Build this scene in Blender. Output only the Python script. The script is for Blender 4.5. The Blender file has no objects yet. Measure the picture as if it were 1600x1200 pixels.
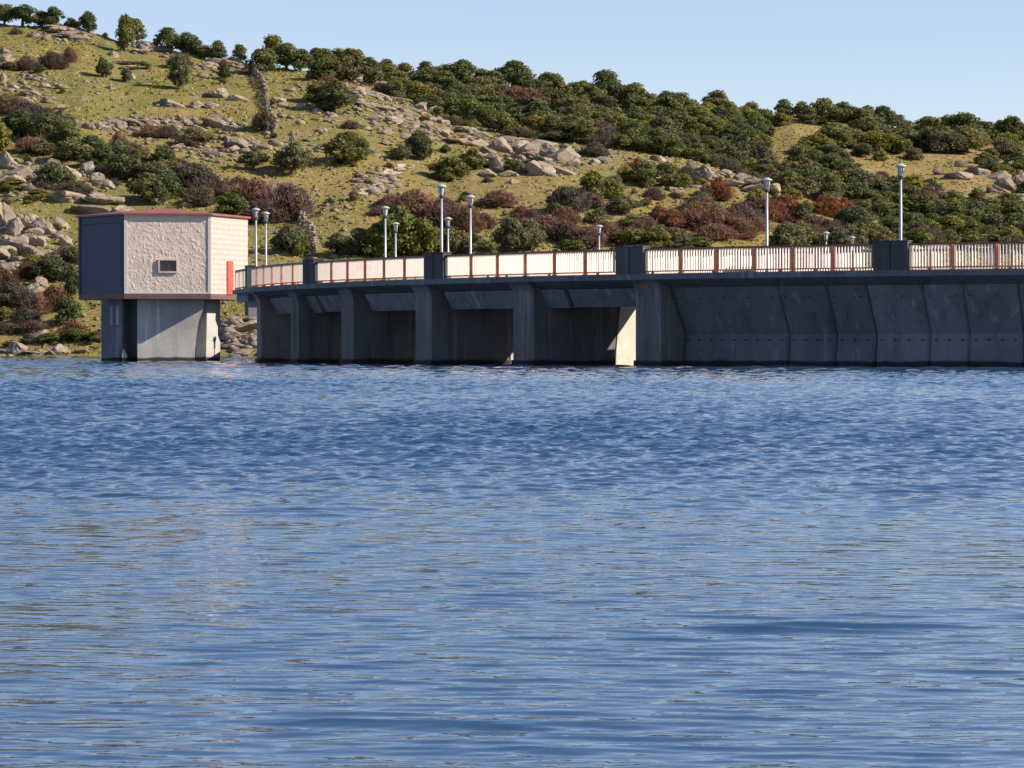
import bpy, math, random
import numpy as np
from mathutils import Vector, Matrix
from math import radians as R, sin, cos, pi, hypot, atan2, sqrt

random.seed(7)
RNG = np.random.default_rng(11)
SC = bpy.context.scene
COL = SC.collection

# ------------------------------------------------------------------ camera, light, exposure
F = 5000.0          # focal length in photo pixels (photo 1600 x 1200)
HY = 545.0          # photo row of the horizon
CAMZ = 0.95
cd = bpy.data.cameras.new('camera'); cam = bpy.data.objects.new('camera', cd); COL.objects.link(cam)
cd.sensor_width = 36.0; cd.lens = F/1600*36.0; cd.clip_start = 0.5; cd.clip_end = 6000
cam.location = (0, 0, CAMZ)
cam.rotation_euler = (pi/2 - math.atan((600-HY)/F), 0, 0)
SC.camera = cam

SUN_EL = R(32.0)
SUN_AZ = R(97.0)     # clockwise from +Y
sdir = Vector((sin(SUN_AZ)*cos(SUN_EL), cos(SUN_AZ)*cos(SUN_EL), sin(SUN_EL)))
ld = bpy.data.lights.new('sun', 'SUN'); sun = bpy.data.objects.new('sun', ld); COL.objects.link(sun)
ld.energy = 5.0; ld.angle = R(0.5); ld.color = (1.0, 0.90, 0.76)
sun.rotation_euler = sdir.to_track_quat('Z', 'Y').to_euler()
sun.location = (60, -20, 80)

W = bpy.data.worlds.new('World'); SC.world = W; W.use_nodes = True
nt = W.node_tree; nt.nodes.clear()
sky = nt.nodes.new('ShaderNodeTexSky'); sky.sky_type = 'NISHITA'; sky.sun_disc = False
sky.sun_elevation = SUN_EL; sky.sun_rotation = SUN_AZ
sky.altitude = 900; sky.air_density = 1.0; sky.dust_density = 0.3; sky.ozone_density = 3.2
bg = nt.nodes.new('ShaderNodeBackground'); bg.inputs[1].default_value = 0.079
wo = nt.nodes.new('ShaderNodeOutputWorld')
tint = nt.nodes.new('ShaderNodeMix'); tint.data_type = 'RGBA'; tint.blend_type = 'MULTIPLY'
tint.inputs[0].default_value = 1.0; tint.inputs[7].default_value = (1.22, 1.05, 1.06, 1)
nt.links.new(sky.outputs[0], tint.inputs[6]); nt.links.new(tint.outputs[2], bg.inputs[0]); nt.links.new(bg.outputs[0], wo.inputs[0])
vs = SC.view_settings
vs.view_transform = 'Standard'; vs.look = 'None'; vs.gamma = 1.0; vs.exposure = 0.88; vs.use_curve_mapping = False

# ------------------------------------------------------------------ numpy noise
def _hash(ix, iy, seed):
    h = (ix.astype(np.int64)*374761393 + iy.astype(np.int64)*668265263 + seed*974711) & 0xffffffff
    h = ((h ^ (h >> 13))*1274126177) & 0xffffffff
    h = h ^ (h >> 16)
    return (h & 0xffff)/65535.0
def vnoise(x, y, seed=0):
    x = np.asarray(x, float); y = np.asarray(y, float)
    ix = np.floor(x); iy = np.floor(y); fx = x-ix; fy = y-iy
    fx = fx*fx*(3-2*fx); fy = fy*fy*(3-2*fy)
    a = _hash(ix, iy, seed); b = _hash(ix+1, iy, seed); c = _hash(ix, iy+1, seed); d = _hash(ix+1, iy+1, seed)
    return (a*(1-fx)+b*fx)*(1-fy)+(c*(1-fx)+d*fx)*fy
def fbm(x, y, octv=4, seed=0):
    s = 0; a = 0.5
    for k in range(octv):
        s = s + a*(vnoise(x, y, seed+k)-0.5)*2; x = x*2.03+7.1; y = y*2.03-3.7; a *= 0.5
    return s
def sstep(a, b, x):
    t = np.clip((x-a)/(b-a), 0, 1); return t*t*(3-2*t)

# ------------------------------------------------------------------ object helpers
def link_mesh(name, verts, faces, mat, parent=None, smooth=False, mats=None, midx=None):
    """verts in world coordinates; a part is stored relative to its parent's base."""
    off = Vector((0, 0, 0))
    if parent is not None:
        off = parent['_w'] if '_w' in parent else parent.location
        off = Vector(off)
    me = bpy.data.meshes.new(name)
    me.from_pydata([(v[0]-off[0], v[1]-off[1], v[2]-off[2]) for v in verts], [], [tuple(f) for f in faces])
    for m in (mats or [mat]): me.materials.append(m)
    if midx is not None: me.polygons.foreach_set('material_index', midx)
    if smooth: me.polygons.foreach_set('use_smooth', [True]*len(me.polygons))
    me.update()
    o = bpy.data.objects.new(name, me); COL.objects.link(o)
    if parent is not None: o.parent = parent
    return o
def tag(o, label=None, cat=None, group=None, kind=None):
    if label: o['label'] = label
    if cat: o['category'] = cat
    if group: o['group'] = group
    if kind: o['kind'] = kind
    return o
def empty(name, loc, label=None, cat=None, group=None):
    o = bpy.data.objects.new(name, None); COL.objects.link(o); o.location = loc
    o.empty_display_size = 0.5
    return tag(o, label, cat, group)
class MB:
    def __init__(s): s.v = []; s.f = []; s.m = []
    def add(s, vs_, fs, mi=0):
        b = len(s.v); s.v += [tuple(p) for p in vs_]; s.f += [tuple(i+b for i in f) for f in fs]; s.m += [mi]*len(fs)
    def box(s, c, size, rz=0.0, mi=0):
        hx, hy, hz = size[0]/2, size[1]/2, size[2]/2; cr, sr = cos(rz), sin(rz)
        P = []
        for dz in (-hz, hz):
            for dx, dy in ((-hx, -hy), (hx, -hy), (hx, hy), (-hx, hy)):
                P.append((c[0]+dx*cr-dy*sr, c[1]+dx*sr+dy*cr, c[2]+dz))
        s.add(P, [(0, 3, 2, 1), (4, 5, 6, 7), (0, 1, 5, 4), (1, 2, 6, 5), (2, 3, 7, 6), (3, 0, 4, 7)], mi)
    def lathe(s, c, prof, n=16, mi=0):
        P = []; Fc = []
        for (r, z) in prof:
            for k in range(n):
                a = 2*pi*k/n; P.append((c[0]+r*cos(a), c[1]+r*sin(a), c[2]+z))
        for j in range(len(prof)-1):
            for k in range(n):
                Fc.append((j*n+k, j*n+(k+1) % n, (j+1)*n+(k+1) % n, (j+1)*n+k))
        Fc.append(tuple(range(n-1, -1, -1))); Fc.append(tuple((len(prof)-1)*n+k for k in range(n)))
        s.add(P, Fc, mi)
    def prism(s, poly, z0, z1, mi=0):
        """poly: ccw list of (x,y)"""
        n = len(poly)
        P = [(x, y, z0) for x, y in poly]+[(x, y, z1) for x, y in poly]
        s.add(P, [tuple(range(n-1, -1, -1)), tuple(range(n, 2*n))]+[(k, (k+1) % n, n+(k+1) % n, n+k) for k in range(n)], mi)
    def extrude(s, pts, vec, mi=0):
        """any planar polygon pts (3d) pushed along vec"""
        n = len(pts)
        P = [tuple(p) for p in pts]+[(p[0]+vec[0], p[1]+vec[1], p[2]+vec[2]) for p in pts]
        s.add(P, [tuple(range(n-1, -1, -1)), tuple(range(n, 2*n))]+[(k, (k+1) % n, n+(k+1) % n, n+k) for k in range(n)], mi)
    def build(s, name, mat, parent=None, smooth=False, mats=None):
        o = link_mesh(name, s.v, s.f, mat, parent, smooth, mats, s.m if mats else None)
        return o
def fix_normals(o):
    import bmesh
    bm = bmesh.new(); bm.from_mesh(o.data); bmesh.ops.recalc_face_normals(bm, faces=bm.faces); bm.to_mesh(o.data); bm.free()
    return o

# ------------------------------------------------------------------ materials
class NT:
    def __init__(s, name):
        s.m = bpy.data.materials.new(name); s.m.use_nodes = True; s.t = s.m.node_tree
        s.b = s.t.nodes['Principled BSDF']; s.out = s.t.nodes['Material Output']
    def n(s, typ, **kw):
        nd = s.t.nodes.new(typ)
        for k, v in kw.items(): setattr(nd, k, v)
        return nd
    def l(s, a, b): s.t.links.new(a, b)
    def coords(s, kind='Object', scale=(1, 1, 1)):
        if kind == 'World':
            src = s.n('ShaderNodeNewGeometry').outputs['Position']
        else:
            src = s.n('ShaderNodeTexCoord').outputs[kind]
        mp = s.n('ShaderNodeMapping'); mp.inputs['Scale'].default_value = scale
        s.l(src, mp.inputs['Vector']); return mp.outputs[0]
    def noise(s, vec, scale, detail=4, rough=0.55):
        nd = s.n('ShaderNodeTexNoise'); nd.inputs['Scale'].default_value = scale
        nd.inputs['Detail'].default_value = detail; nd.inputs['Roughness'].default_value = rough
        s.l(vec, nd.inputs['Vector']); return nd.outputs['Fac']
    def ramp(s, fac, stops):
        nd = s.n('ShaderNodeValToRGB'); cr = nd.color_ramp
        while len(cr.elements) < len(stops): cr.elements.new(0.5)
        for e, (p, c) in zip(cr.elements, stops):
            e.position = p; e.color = (*c, 1) if len(c) == 3 else c
        s.l(fac, nd.inputs['Fac']); return nd.outputs['Color']
    def mix(s, fac, a, b, mode='MIX'):
        nd = s.n('ShaderNodeMix', data_type='RGBA', blend_type=mode)
        for sock, v in ((nd.inputs[0], fac), (nd.inputs[6], a), (nd.inputs[7], b)):
            if hasattr(v, 'links') or isinstance(v, bpy.types.NodeSocket): s.l(v, sock)
            elif isinstance(v, (int, float)): sock.default_value = v
            else: sock.default_value = (*v, 1) if len(v) == 3 else v
        return nd.outputs[2]
    def math(s, op, a, b=0.0):
        nd = s.n('ShaderNodeMath', operation=op)
        for sock, v in ((nd.inputs[0], a), (nd.inputs[1], b)):
            if isinstance(v, bpy.types.NodeSocket): s.l(v, sock)
            else: sock.default_value = v
        return nd.outputs[0]
    def bump(s, h, strength=0.4, dist=0.05):
        nd = s.n('ShaderNodeBump'); nd.inputs['Strength'].default_value = strength; nd.inputs['Distance'].default_value = dist
        s.l(h, nd.inputs['Height']); s.l(nd.outputs[0], s.b.inputs['Normal'])
    def fin(s, col=None, rough=0.8, metal=0.0, spec=None):
        if col is not None:
            if isinstance(col, bpy.types.NodeSocket): s.l(col, s.b.inputs['Base Color'])
            else: s.b.inputs['Base Color'].default_value = (*col, 1)
        s.b.inputs['Roughness'].default_value = rough; s.b.inputs['Metallic'].default_value = metal
        if spec is not None: s.b.inputs['Specular IOR Level'].default_value = spec
        return s.m

def mat_paint(name, col, rough=0.5, var=0.12, metal=0.0, scale=2.5):
    t = NT(name); v = t.coords('World')
    nz = t.noise(v, scale, 5)
    c0 = tuple(x*(1-var) for x in col); c1 = tuple(min(1, x*(1+var)) for x in col)
    return t.fin(t.ramp(nz, [(0.3, c0), (0.7, c1)]), rough, metal)

def mat_concrete(name, base, wet=True, stain=0.5):
    t = NT(name); v = t.coords('World')
    big = t.noise(v, 0.35, 5, 0.6); fine = t.noise(v, 5.0, 6, 0.65)
    c = t.ramp(big, [(0.3, tuple(x*0.72 for x in base)), (0.55, base), (0.75, tuple(x*1.15 for x in base))])
    c = t.mix(t.ramp(fine, [(0.35, (0, 0, 0)), (0.7, (0.35, 0.35, 0.35))]), c, tuple(x*0.62 for x in base))
    vs_ = t.coords('World', (1.3, 1.3, 0.10)); st = t.noise(vs_, 1.0, 5, 0.6)
    c = t.mix(t.ramp(st, [(0.5, (0, 0, 0)), (0.68, (stain,)*3)]), c, tuple(x*0.40 for x in base))
    lime = t.noise(t.coords('World', (2.1, 2.1, 0.14)), 1.0, 4, 0.6)
    c = t.mix(t.ramp(lime, [(0.56, (0, 0, 0)), (0.74, (0.75,)*3)]), c, tuple(min(0.7, x*1.75) for x in base))
    if wet:
        sep = t.n('ShaderNodeSeparateXYZ'); t.l(t.n('ShaderNodeNewGeometry').outputs['Position'], sep.inputs[0])
        zz = t.math('SUBTRACT', sep.outputs[2], t.math('MULTIPLY', t.noise(t.coords('World'), 0.8, 4), 0.25))
        c = t.mix(t.ramp(zz, [(0.13, (0.94,)*3), (0.25, (0, 0, 0))]), c, (0.016, 0.016, 0.013))
    oi = t.n('ShaderNodeObjectInfo')
    c = t.mix(1.0, c, t.ramp(oi.outputs['Random'], [(0, (0.80, 0.80, 0.80)), (1, (1.2, 1.2, 1.2))]), 'MULTIPLY')
    t.bump(fine, 0.35, 0.03)
    return t.fin(c, 0.9, spec=0.25)

def mat_foliage(name, dark, light, var=0.5, dead=None):
    dark = tuple(x*1.3 for x in dark); light = tuple(x*1.38 for x in light)
    t = NT(name); oi = t.n('ShaderNodeObjectInfo')
    v = t.coords('Object'); nz = t.noise(v, 0.9, 3)
    c = t.ramp(nz, [(0.32, dark), (0.68, light)])
    tint = t.ramp(oi.outputs['Random'], [(0.0, (0.66, 0.76, 0.74)), (0.5, (1.0, 1.0, 1.0)), (1.0, (1.36, 1.20, 0.92))])
    c = t.mix(var*2 if var < 0.5 else 1.0, c, t.mix(1.0, c, tint, 'MULTIPLY'))
    m = t.fin(c, 0.75, spec=0.15)
    tr = t.n('ShaderNodeBsdfTranslucent'); t.l(c, tr.inputs['Color']); ms = t.n('ShaderNodeMixShader'); ms.inputs[0].default_value = 0.34
    t.l(t.b.outputs[0], ms.inputs[1]); t.l(tr.outputs[0], ms.inputs[2]); t.l(ms.outputs[0], t.out.inputs['Surface'])
    return m

M = {}
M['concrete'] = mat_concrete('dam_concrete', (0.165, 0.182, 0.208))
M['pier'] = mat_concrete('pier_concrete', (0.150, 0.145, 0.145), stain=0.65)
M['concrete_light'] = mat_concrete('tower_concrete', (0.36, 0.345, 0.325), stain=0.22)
M['parapet'] = mat_concrete('parapet_concrete', (0.075, 0.078, 0.085), wet=False, stain=0.3)
M['sun_patch'] = mat_paint('painted_pier_sunlight', (0.52, 0.46, 0.39), 0.85, 0.12, scale=1.4)  # pale tone standing in for sunlight on the pier sides
M['asphalt'] = mat_paint('deck_surface', (0.10, 0.10, 0.10), 0.9)
M['rust'] = mat_paint('rust_red_steel', (0.62, 0.215, 0.10), 0.55, 0.25)
M['rust_dark'] = mat_paint('dark_rust_steel', (0.20, 0.085, 0.060), 0.6, 0.25)
M['white_bar'] = mat_paint('white_bar_paint', (0.70, 0.615, 0.55), 0.6, 0.06)
M['pole'] = mat_paint('galvanised_pole', (0.36, 0.37, 0.38), 0.45, 0.1, 0.3)
M['lamp_cap'] = mat_paint('lamp_cap_grey', (0.34, 0.36, 0.36), 0.5, 0.1)
M['lamp_dark'] = mat_paint('lamp_collar_dark', (0.05, 0.05, 0.055), 0.5, 0.1)
M['lamp_glass'] = mat_paint('lamp_diffuser', (0.45, 0.46, 0.45), 0.25, 0.05)
M['roof'] = mat_paint('red_metal_roof', (0.235, 0.072, 0.052), 0.55, 0.15, scale=1.2)
M['door'] = mat_paint('red_door_paint', (0.40, 0.072, 0.045), 0.6, 0.1)
M['fascia'] = mat_paint('fascia_brown', (0.115, 0.064, 0.056), 0.7, 0.2)
M['black'] = mat_paint('black_hole', (0.012, 0.012, 0.012), 0.9, 0.1)
M['frame'] = mat_paint('window_frame_brown', (0.09, 0.05, 0.04), 0.5, 0.1)
M['glass'] = mat_paint('dark_window_glass', (0.02, 0.022, 0.028), 0.15, 0.2)
M['trim'] = mat_paint('pale_wall_trim', (0.52, 0.47, 0.42), 0.8, 0.06)
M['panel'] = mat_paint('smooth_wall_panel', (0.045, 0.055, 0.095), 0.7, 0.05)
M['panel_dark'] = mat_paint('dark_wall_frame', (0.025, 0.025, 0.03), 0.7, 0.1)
def mat_roughcast():
    t = NT('roughcast_wall'); v = t.coords('World'); f = t.noise(v, 6, 5, 0.6)
    c = t.ramp(t.noise(v, 1.3, 5), [(0.3, (0.50, 0.405, 0.34)), (0.7, (0.62, 0.51, 0.435))])
    t.bump(f, 0.5, 0.05); return t.fin(c, 0.9)
M['roughcast'] = mat_roughcast()
def mat_board():
    t = NT('pale_block_wall'); v = t.coords('World')
    w = t.n('ShaderNodeTexWave', wave_type='BANDS', bands_direction='Z'); w.inputs['Scale'].default_value = 0.85
    w.inputs['Distortion'].default_value = 0.5; t.l(v, w.inputs[0])
    c = t.ramp(t.noise(v, 2.2, 5), [(0.3, (0.37, 0.300, 0.265)), (0.7, (0.44, 0.365, 0.325))])
    t.bump(w.outputs['Fac'], 0.4, 0.05); return t.fin(c, 0.85)
M['board'] = mat_board()
def mat_rock():
    t = NT('granite'); v = t.coords('Object'); oi = t.n('ShaderNodeObjectInfo')
    a = t.noise(v, 0.7, 6, 0.65); b = t.noise(v, 3.5, 5, 0.7)
    c = t.ramp(a, [(0.28, (0.112, 0.091, 0.074)), (0.48, (0.262, 0.215, 0.170)), (0.75, (0.39, 0.33, 0.27))])
    c = t.mix(t.ramp(b, [(0.45, (0, 0, 0)), (0.7, (0.6,)*3)]), c, (0.16, 0.135, 0.11))
    tint = t.ramp(oi.outputs['Random'], [(0, (0.78, 0.76, 0.72)), (1, (1.15, 1.10, 1.05))])
    c = t.mix(1.0, c, tint, 'MULTIPLY')
    t.bump(b, 0.7, 0.25); return t.fin(c, 0.92, spec=0.2)
M['rock'] = mat_rock()
M['oak'] = mat_foliage('oak_leaves', (0.050, 0.058, 0.022), (0.130, 0.140, 0.056))
M['bright'] = mat_foliage('bright_leaves', (0.060, 0.070, 0.018), (0.170, 0.168, 0.046))
M['olive'] = mat_foliage('grey_green_leaves', (0.066, 0.066, 0.034), (0.150, 0.140, 0.072))
M['purple'] = mat_foliage('purple_brown_twigs', (0.080, 0.048, 0.041), (0.170, 0.108, 0.088))
M['redbrown'] = mat_foliage('red_brown_twigs', (0.095, 0.042, 0.026), (0.190, 0.090, 0.052))
M['greybrown'] = mat_foliage('grey_brown_twigs', (0.060, 0.050, 0.038), (0.125, 0.104, 0.076))
M['bark'] = mat_paint('bark', (0.085, 0.065, 0.050), 0.95, 0.3)

# ------------------------------------------------------------------ terrain
RIDGE1 = ([-900, -300, 0, 60, 130, 200, 260, 330, 400, 480, 560, 640, 700, 800, 900, 1000, 1100, 1200, 1300, 1400, 1500, 1650, 2600],
          [-40, -5, 34, 40, 46, 66, 76, 88, 98, 112, 128, 158, 188, 204, 214, 236, 262, 292, 322, 358, 378, 392, 400])
RIDGE2 = ([-900, 300, 420, 480, 560, 640, 720, 800, 860, 1000, 1120, 1170, 1240, 1330, 1410, 1500, 1600, 1900, 2600],
          [240, 175, 128, 112, 112, 120, 126, 138, 146, 162, 174, 186, 180, 192, 206, 208, 222, 235, 250])
CX, CY, RD = 53.0, 225.0, 72.0          # centre and radius of the dam's crest
def terrain_z(X, Y):
    X = np.asarray(X, float); Y = np.asarray(Y, float)
    px = 800+F*X/np.maximum(Y, 1)
    y1 = np.interp(px, *RIDGE1); y2 = np.interp(px, *RIDGE2)
    d0 = np.interp(px, [-900, 0, 400, 1500], [470, 452, 446, 430])
    d1 = np.interp(px, [-900, 0, 400, 900, 1500, 2600], [730, 715, 695, 650, 610, 600])
    z1 = CAMZ+(HY-y1)/F*d1
    t = (Y-d0)/(d1-d0); tc = np.clip(t, 0, 1)
    near = z1*(tc*1.10-0.10*tc*tc)
    near = np.where(t < 0, np.maximum(t*12, -4), near)
    near = near*(1-0.45*sstep(1.02, 1.9, t))
    z2 = CAMZ+(HY-y2)/F*980
    s = (Y-640)/(980-640); sc = np.clip(s, 0, 1.0)
    far = z2*(0.10+0.90*(sc*1.15-0.15*sc*sc))*(1-0.55*sstep(1.04, 2.3, s))
    far = np.where(Y < 640, -6, far)
    k = 3.0; h = np.clip(0.5+0.5*(near-far)/k, 0, 1)
    z = far*(1-h)+near*h+k*h*(1-h)
    env = np.clip(t*5, 0, 1)
    z = z+env*(1.3*fbm(X/34, Y/34, 3, 3)+0.55*fbm(X/8, Y/8, 3, 9)+0.30*np.abs(fbm(X/2.6, Y/2.6, 2, 21)))
    r = np.hypot(X-CX, Y-CY)
    in1 = np.clip((59-r)/6, 0, 1); in2 = np.clip((px-452)/26, 0, 1)*np.clip((Y-219.5)/4, 0, 1)
    zd = -3+7.85*np.maximum(in1, in2)
    return np.where(Y < 470, np.maximum(z, zd), z)
def tz(x, y): return float(terrain_z(x, y))
_YY = np.concatenate([np.arange(446, 1010, 0.8)])
def at(px, py, lo=446):
    """first point of the hillside met by the sight line through a photo pixel"""
    X = (px-800)/F*_YY; Z = terrain_z(X, _YY); ray = CAMZ+(HY-py)/F*_YY
    idx = np.nonzero((Z >= ray) & (_YY >= lo))[0]
    k = idx[0] if len(idx) else int(np.argmax(np.where(_YY >= lo, (Z-ray)/_YY, -9)))
    return Vector((X[k], _YY[k], Z[k]))

def build_terrain():
    pxs = np.concatenate([np.arange(-900, -160, 60), np.arange(-160, 1780, 5.0), np.arange(1780, 2601, 60)])
    ys = np.concatenate([np.arange(150, 440, 4.0), np.arange(440, 1010, 1.9), np.arange(1010, 1300, 12), np.arange(1300, 2300, 60)])
    U, Y = np.meshgrid((pxs-800)/F, ys); X = U*Y
    Z = terrain_z(X, Y); n = len(pxs); m = len(ys)
    V = np.stack([X.ravel(), Y.ravel(), Z.ravel()], 1)
    i = np.arange(m*n).reshape(m, n)
    Q = np.stack([i[:-1, :-1].ravel(), i[:-1, 1:].ravel(), i[1:, 1:].ravel(), i[1:, :-1].ravel()], 1)
    return V, Q
def mesh_np(name, V, Q, smooth=True):
    me = bpy.data.meshes.new(name); k = Q.shape[1]
    me.vertices.add(len(V)); me.vertices.foreach_set('co', V.astype(np.float32).ravel())
    me.loops.add(Q.size); me.loops.foreach_set('vertex_index', Q.astype(np.int32).ravel())
    me.polygons.add(len(Q)); me.polygons.foreach_set('loop_start', np.arange(0, Q.size, k, dtype=np.int32))
    me.polygons.foreach_set('loop_total', np.full(len(Q), k, dtype=np.int32))
    if smooth: me.polygons.foreach_set('use_smooth', np.ones(len(Q), dtype=bool))
    me.update(calc_edges=True); me.validate()
    return me
def mat_ground():
    t = NT('hill_grass'); v = t.coords('World')
    big = t.noise(v, 0.022, 5, 0.55); mid = t.noise(v, 0.13, 5, 0.65); fine = t.noise(v, 1.1, 5, 0.7)
    green = t.ramp(fine, [(0.3, (0.105, 0.100, 0.028)), (0.7, (0.225, 0.196, 0.062))])
    ochre = t.ramp(fine, [(0.3, (0.180, 0.126, 0.045)), (0.7, (0.320, 0.235, 0.095))])
    f = t.math('ADD', t.math('MULTIPLY', big, 0.65), t.math('MULTIPLY', mid, 0.35))
    # the upper and left slopes are greener, the lower middle is dry
    sep = t.n('ShaderNodeSeparateXYZ'); t.l(t.n('ShaderNodeNewGeometry').outputs['Position'], sep.inputs[0])
    dry = t.math('MULTIPLY', t.math('ADD', sep.outputs[0], 40.0), 0.0011)
    f = t.math('ADD', f, dry)
    c = t.mix(t.ramp(f, [(0.44, (0, 0, 0)), (0.60, (1, 1, 1))]), green, ochre)
    st = t.noise(v, 0.32, 6, 0.75)
    bare = t.ramp(fine, [(0.3, (0.20, 0.165, 0.125)), (0.7, (0.34, 0.29, 0.235))])
    c = t.mix(t.ramp(st, [(0.56, (0, 0, 0)), (0.64, (0.85,)*3)]), c, bare)
    dk = t.noise(v, 0.55, 5, 0.7)
    c = t.mix(t.ramp(dk, [(0.55, (0, 0, 0)), (0.72, (0.7,)*3)]), c, (0.055, 0.058, 0.018))
    t.bump(t.math('ADD', fine, t.math('MULTIPLY', st, 1.5)), 0.9, 0.5)
    return t.fin(c, 0.95, spec=0.1)
M['ground'] = mat_ground()
V, Q = build_terrain()
ter = bpy.data.objects.new('hillside', mesh_np('hillside', V, Q)); COL.objects.link(ter)
ter.data.materials.append(M['ground']); tag(ter, kind='structure')

# ------------------------------------------------------------------ water
def mat_water():
    t = NT('lake_water')
    p = t.coords('World', (1.0, 1.0, 1.0))
    n1 = t.noise(t.coords('World', (1.0, 1.7, 1.0)), 5.5, 3, 0.5); n2 = t.noise(p, 17.0, 3, 0.5)
    h = t.math('ADD', n1, t.math('MULTIPLY', n2, 0.22))
    t.bump(h, 0.22, 0.012)
    t.b.inputs['IOR'].default_value = 2.0
    return t.fin((0.014, 0.050, 0.108), 0.02, spec=0.5)
M['water'] = mat_water()
def build_water():
    y0, ratio, y1 = 5.0, 1.0013, 320.0
    nr = int(math.log(y1/y0)/math.log(ratio))
    rr = y0*ratio**np.arange(nr)
    rr = np.concatenate([rr, np.geomspace(rr[-1]*1.01, 900, 60)])
    th = np.concatenate([np.linspace(-1.2, -0.27, 24)[:-1], np.arange(-0.27, 0.27, 0.0014), np.linspace(0.27, 1.2, 24)])
    TH, RR = np.meshgrid(th, rr)
    X = RR*np.sin(TH); Y = RR*np.cos(TH)-2.0
    Z = np.zeros_like(X); DX = np.zeros_like(X); DY = np.zeros_like(X)
    D = RR-2.0
    dense = (np.abs(TH) < 0.265).astype(float)
    rng = np.random.default_rng(5)
    wind = R(-97)
    def band(N, l0, l1, spread, amp_of, rng):
        nonlocal Z, DX, DY
        lam = np.exp(rng.uniform(math.log(l0), math.log(l1), N))
        for L in lam:
            a = wind+rng.normal(0, spread); kx, ky = cos(a)*2*pi/L, sin(a)*2*pi/L; ph = rng.uniform(0, 2*pi)
            vis = np.clip((L/(RR*0.00135)-2.2)/2.0, 0, 1)
            amp = amp_of(L)*L/(2*pi)*vis*dense
            f = kx*X+ky*Y+ph
            Z += amp*np.sin(f); c = np.cos(f)*amp*1.3; DX += c*cos(a); DY += c*sin(a)
    w = sstep(13, 36, D)                       # ruffled open water beyond the sheltered shore
    lee = (1-w)*(0.85+0.5*fbm(X/2.2, Y/5, 3, 8))*(1+0.25*sstep(8, 18, D))
    far_ = w*(0.85+0.75*fbm(X/8, Y/30, 3, 5))
    swath = (1-w)*np.clip(3.0*fbm(X/0.9, Y/0.9, 3, 15)-0.35, 0, 1.6)
    band(50, 0.055, 0.20, 0.24, lambda L: 0.0150*lee, rng)      # long-crested ripples near the shore
    band(24, 0.030, 0.06, 0.60, lambda L: 0.0100*lee, rng)      # fine wrinkles
    band(10, 0.17, 0.36, 0.14, lambda L: 0.040*swath, rng)      # steeper dark swaths
    band(12, 0.34, 0.8, 0.22, lambda L: 0.0060*(1-w), rng)
    band(64, 0.14, 0.44, 0.80, lambda L: 0.074*far_, rng)       # short-crested chop
    band(24, 0.40, 0.75, 0.8, lambda L: 0.058*far_*sstep(35, 90, D), rng)
    band(8, 0.9, 1.6, 0.6, lambda L: 0.010*far_, rng)
    band(16, 1.5, 3.2, 0.9, lambda L: 0.04*sstep(95, 170, D), rng)
    fade = 1-sstep(300, 420, D)
    V = np.stack([(X+DX*fade).ravel(), (Y+DY*fade).ravel(), (Z*fade).ravel()], 1)
    m, n = X.shape; i = np.arange(m*n).reshape(m, n)
    Q = np.stack([i[:-1, :-1].ravel(), i[:-1, 1:].ravel(), i[1:, 1:].ravel(), i[1:, :-1].ravel()], 1)
    return V, Q
V, Q = build_water()
wat = bpy.data.objects.new('lake_water', mesh_np('lake_water', V, Q)); COL.objects.link(wat)
wat.data.materials.append(M['water']); tag(wat, kind='structure')

# ------------------------------------------------------------------ dam
def P(phi, r, z=0.0):
    a = R(phi); return (CX+r*cos(a), CY+r*sin(a), z)
def arc(mb, prof, p0, p1, step=1.2, mi=0):
    """sweep a closed (r, z) outline along the crest from bearing p0 to p1"""
    n = max(1, int(math.ceil((p1-p0)/step))); k = len(prof); vs_ = []; fs = []
    for j in range(n+1):
        for (r, z) in prof: vs_.append(P(p0+(p1-p0)*j/n, r, z))
    for j in range(n):
        for i in range(k):
            a, b = j*k+i, j*k+(i+1) % k
            fs.append((a, b, b+k, a+k))
    fs.append(tuple(range(k-1, -1, -1))); fs.append(tuple(n*k+i for i in range(k)))
    mb.add(vs_, fs, mi)
PH0, PH1 = 191.4, 262.0
base = P(228, 68, 0)
dam = empty('dam', base, 'grey arched concrete dam with spillway piers, in shade across the lake', 'dam')
mb = MB(); arc(mb, [(62.3, 4.62), (72.0, 4.62), (72.0, 4.93), (62.3, 4.93)], PH0, PH1)
arc(mb, [(70.8, 4.2), (71.9, 4.60), (71.9, 4.64), (70.2, 4.64), (70.2, 4.2)], PH0+0.3, PH1)
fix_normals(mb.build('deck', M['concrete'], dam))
mb = MB(); arc(mb, [(61.5, 4.60), (62.29, 4.60), (62.29, 4.92), (61.5, 4.92)], PH0+0.1, 223.6); fix_normals(mb.build('added_shade_ledge', M['concrete'], dam))  # unseen ledge added to limit the sun reaching the pier sides
mb = MB(); arc(mb, [(64.4, 4.934), (70.2, 4.934), (70.2, 4.95), (64.4, 4.95)], PH0+0.05, PH1-0.05)
fix_normals(mb.build('roadway', M['asphalt'], dam))
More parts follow.
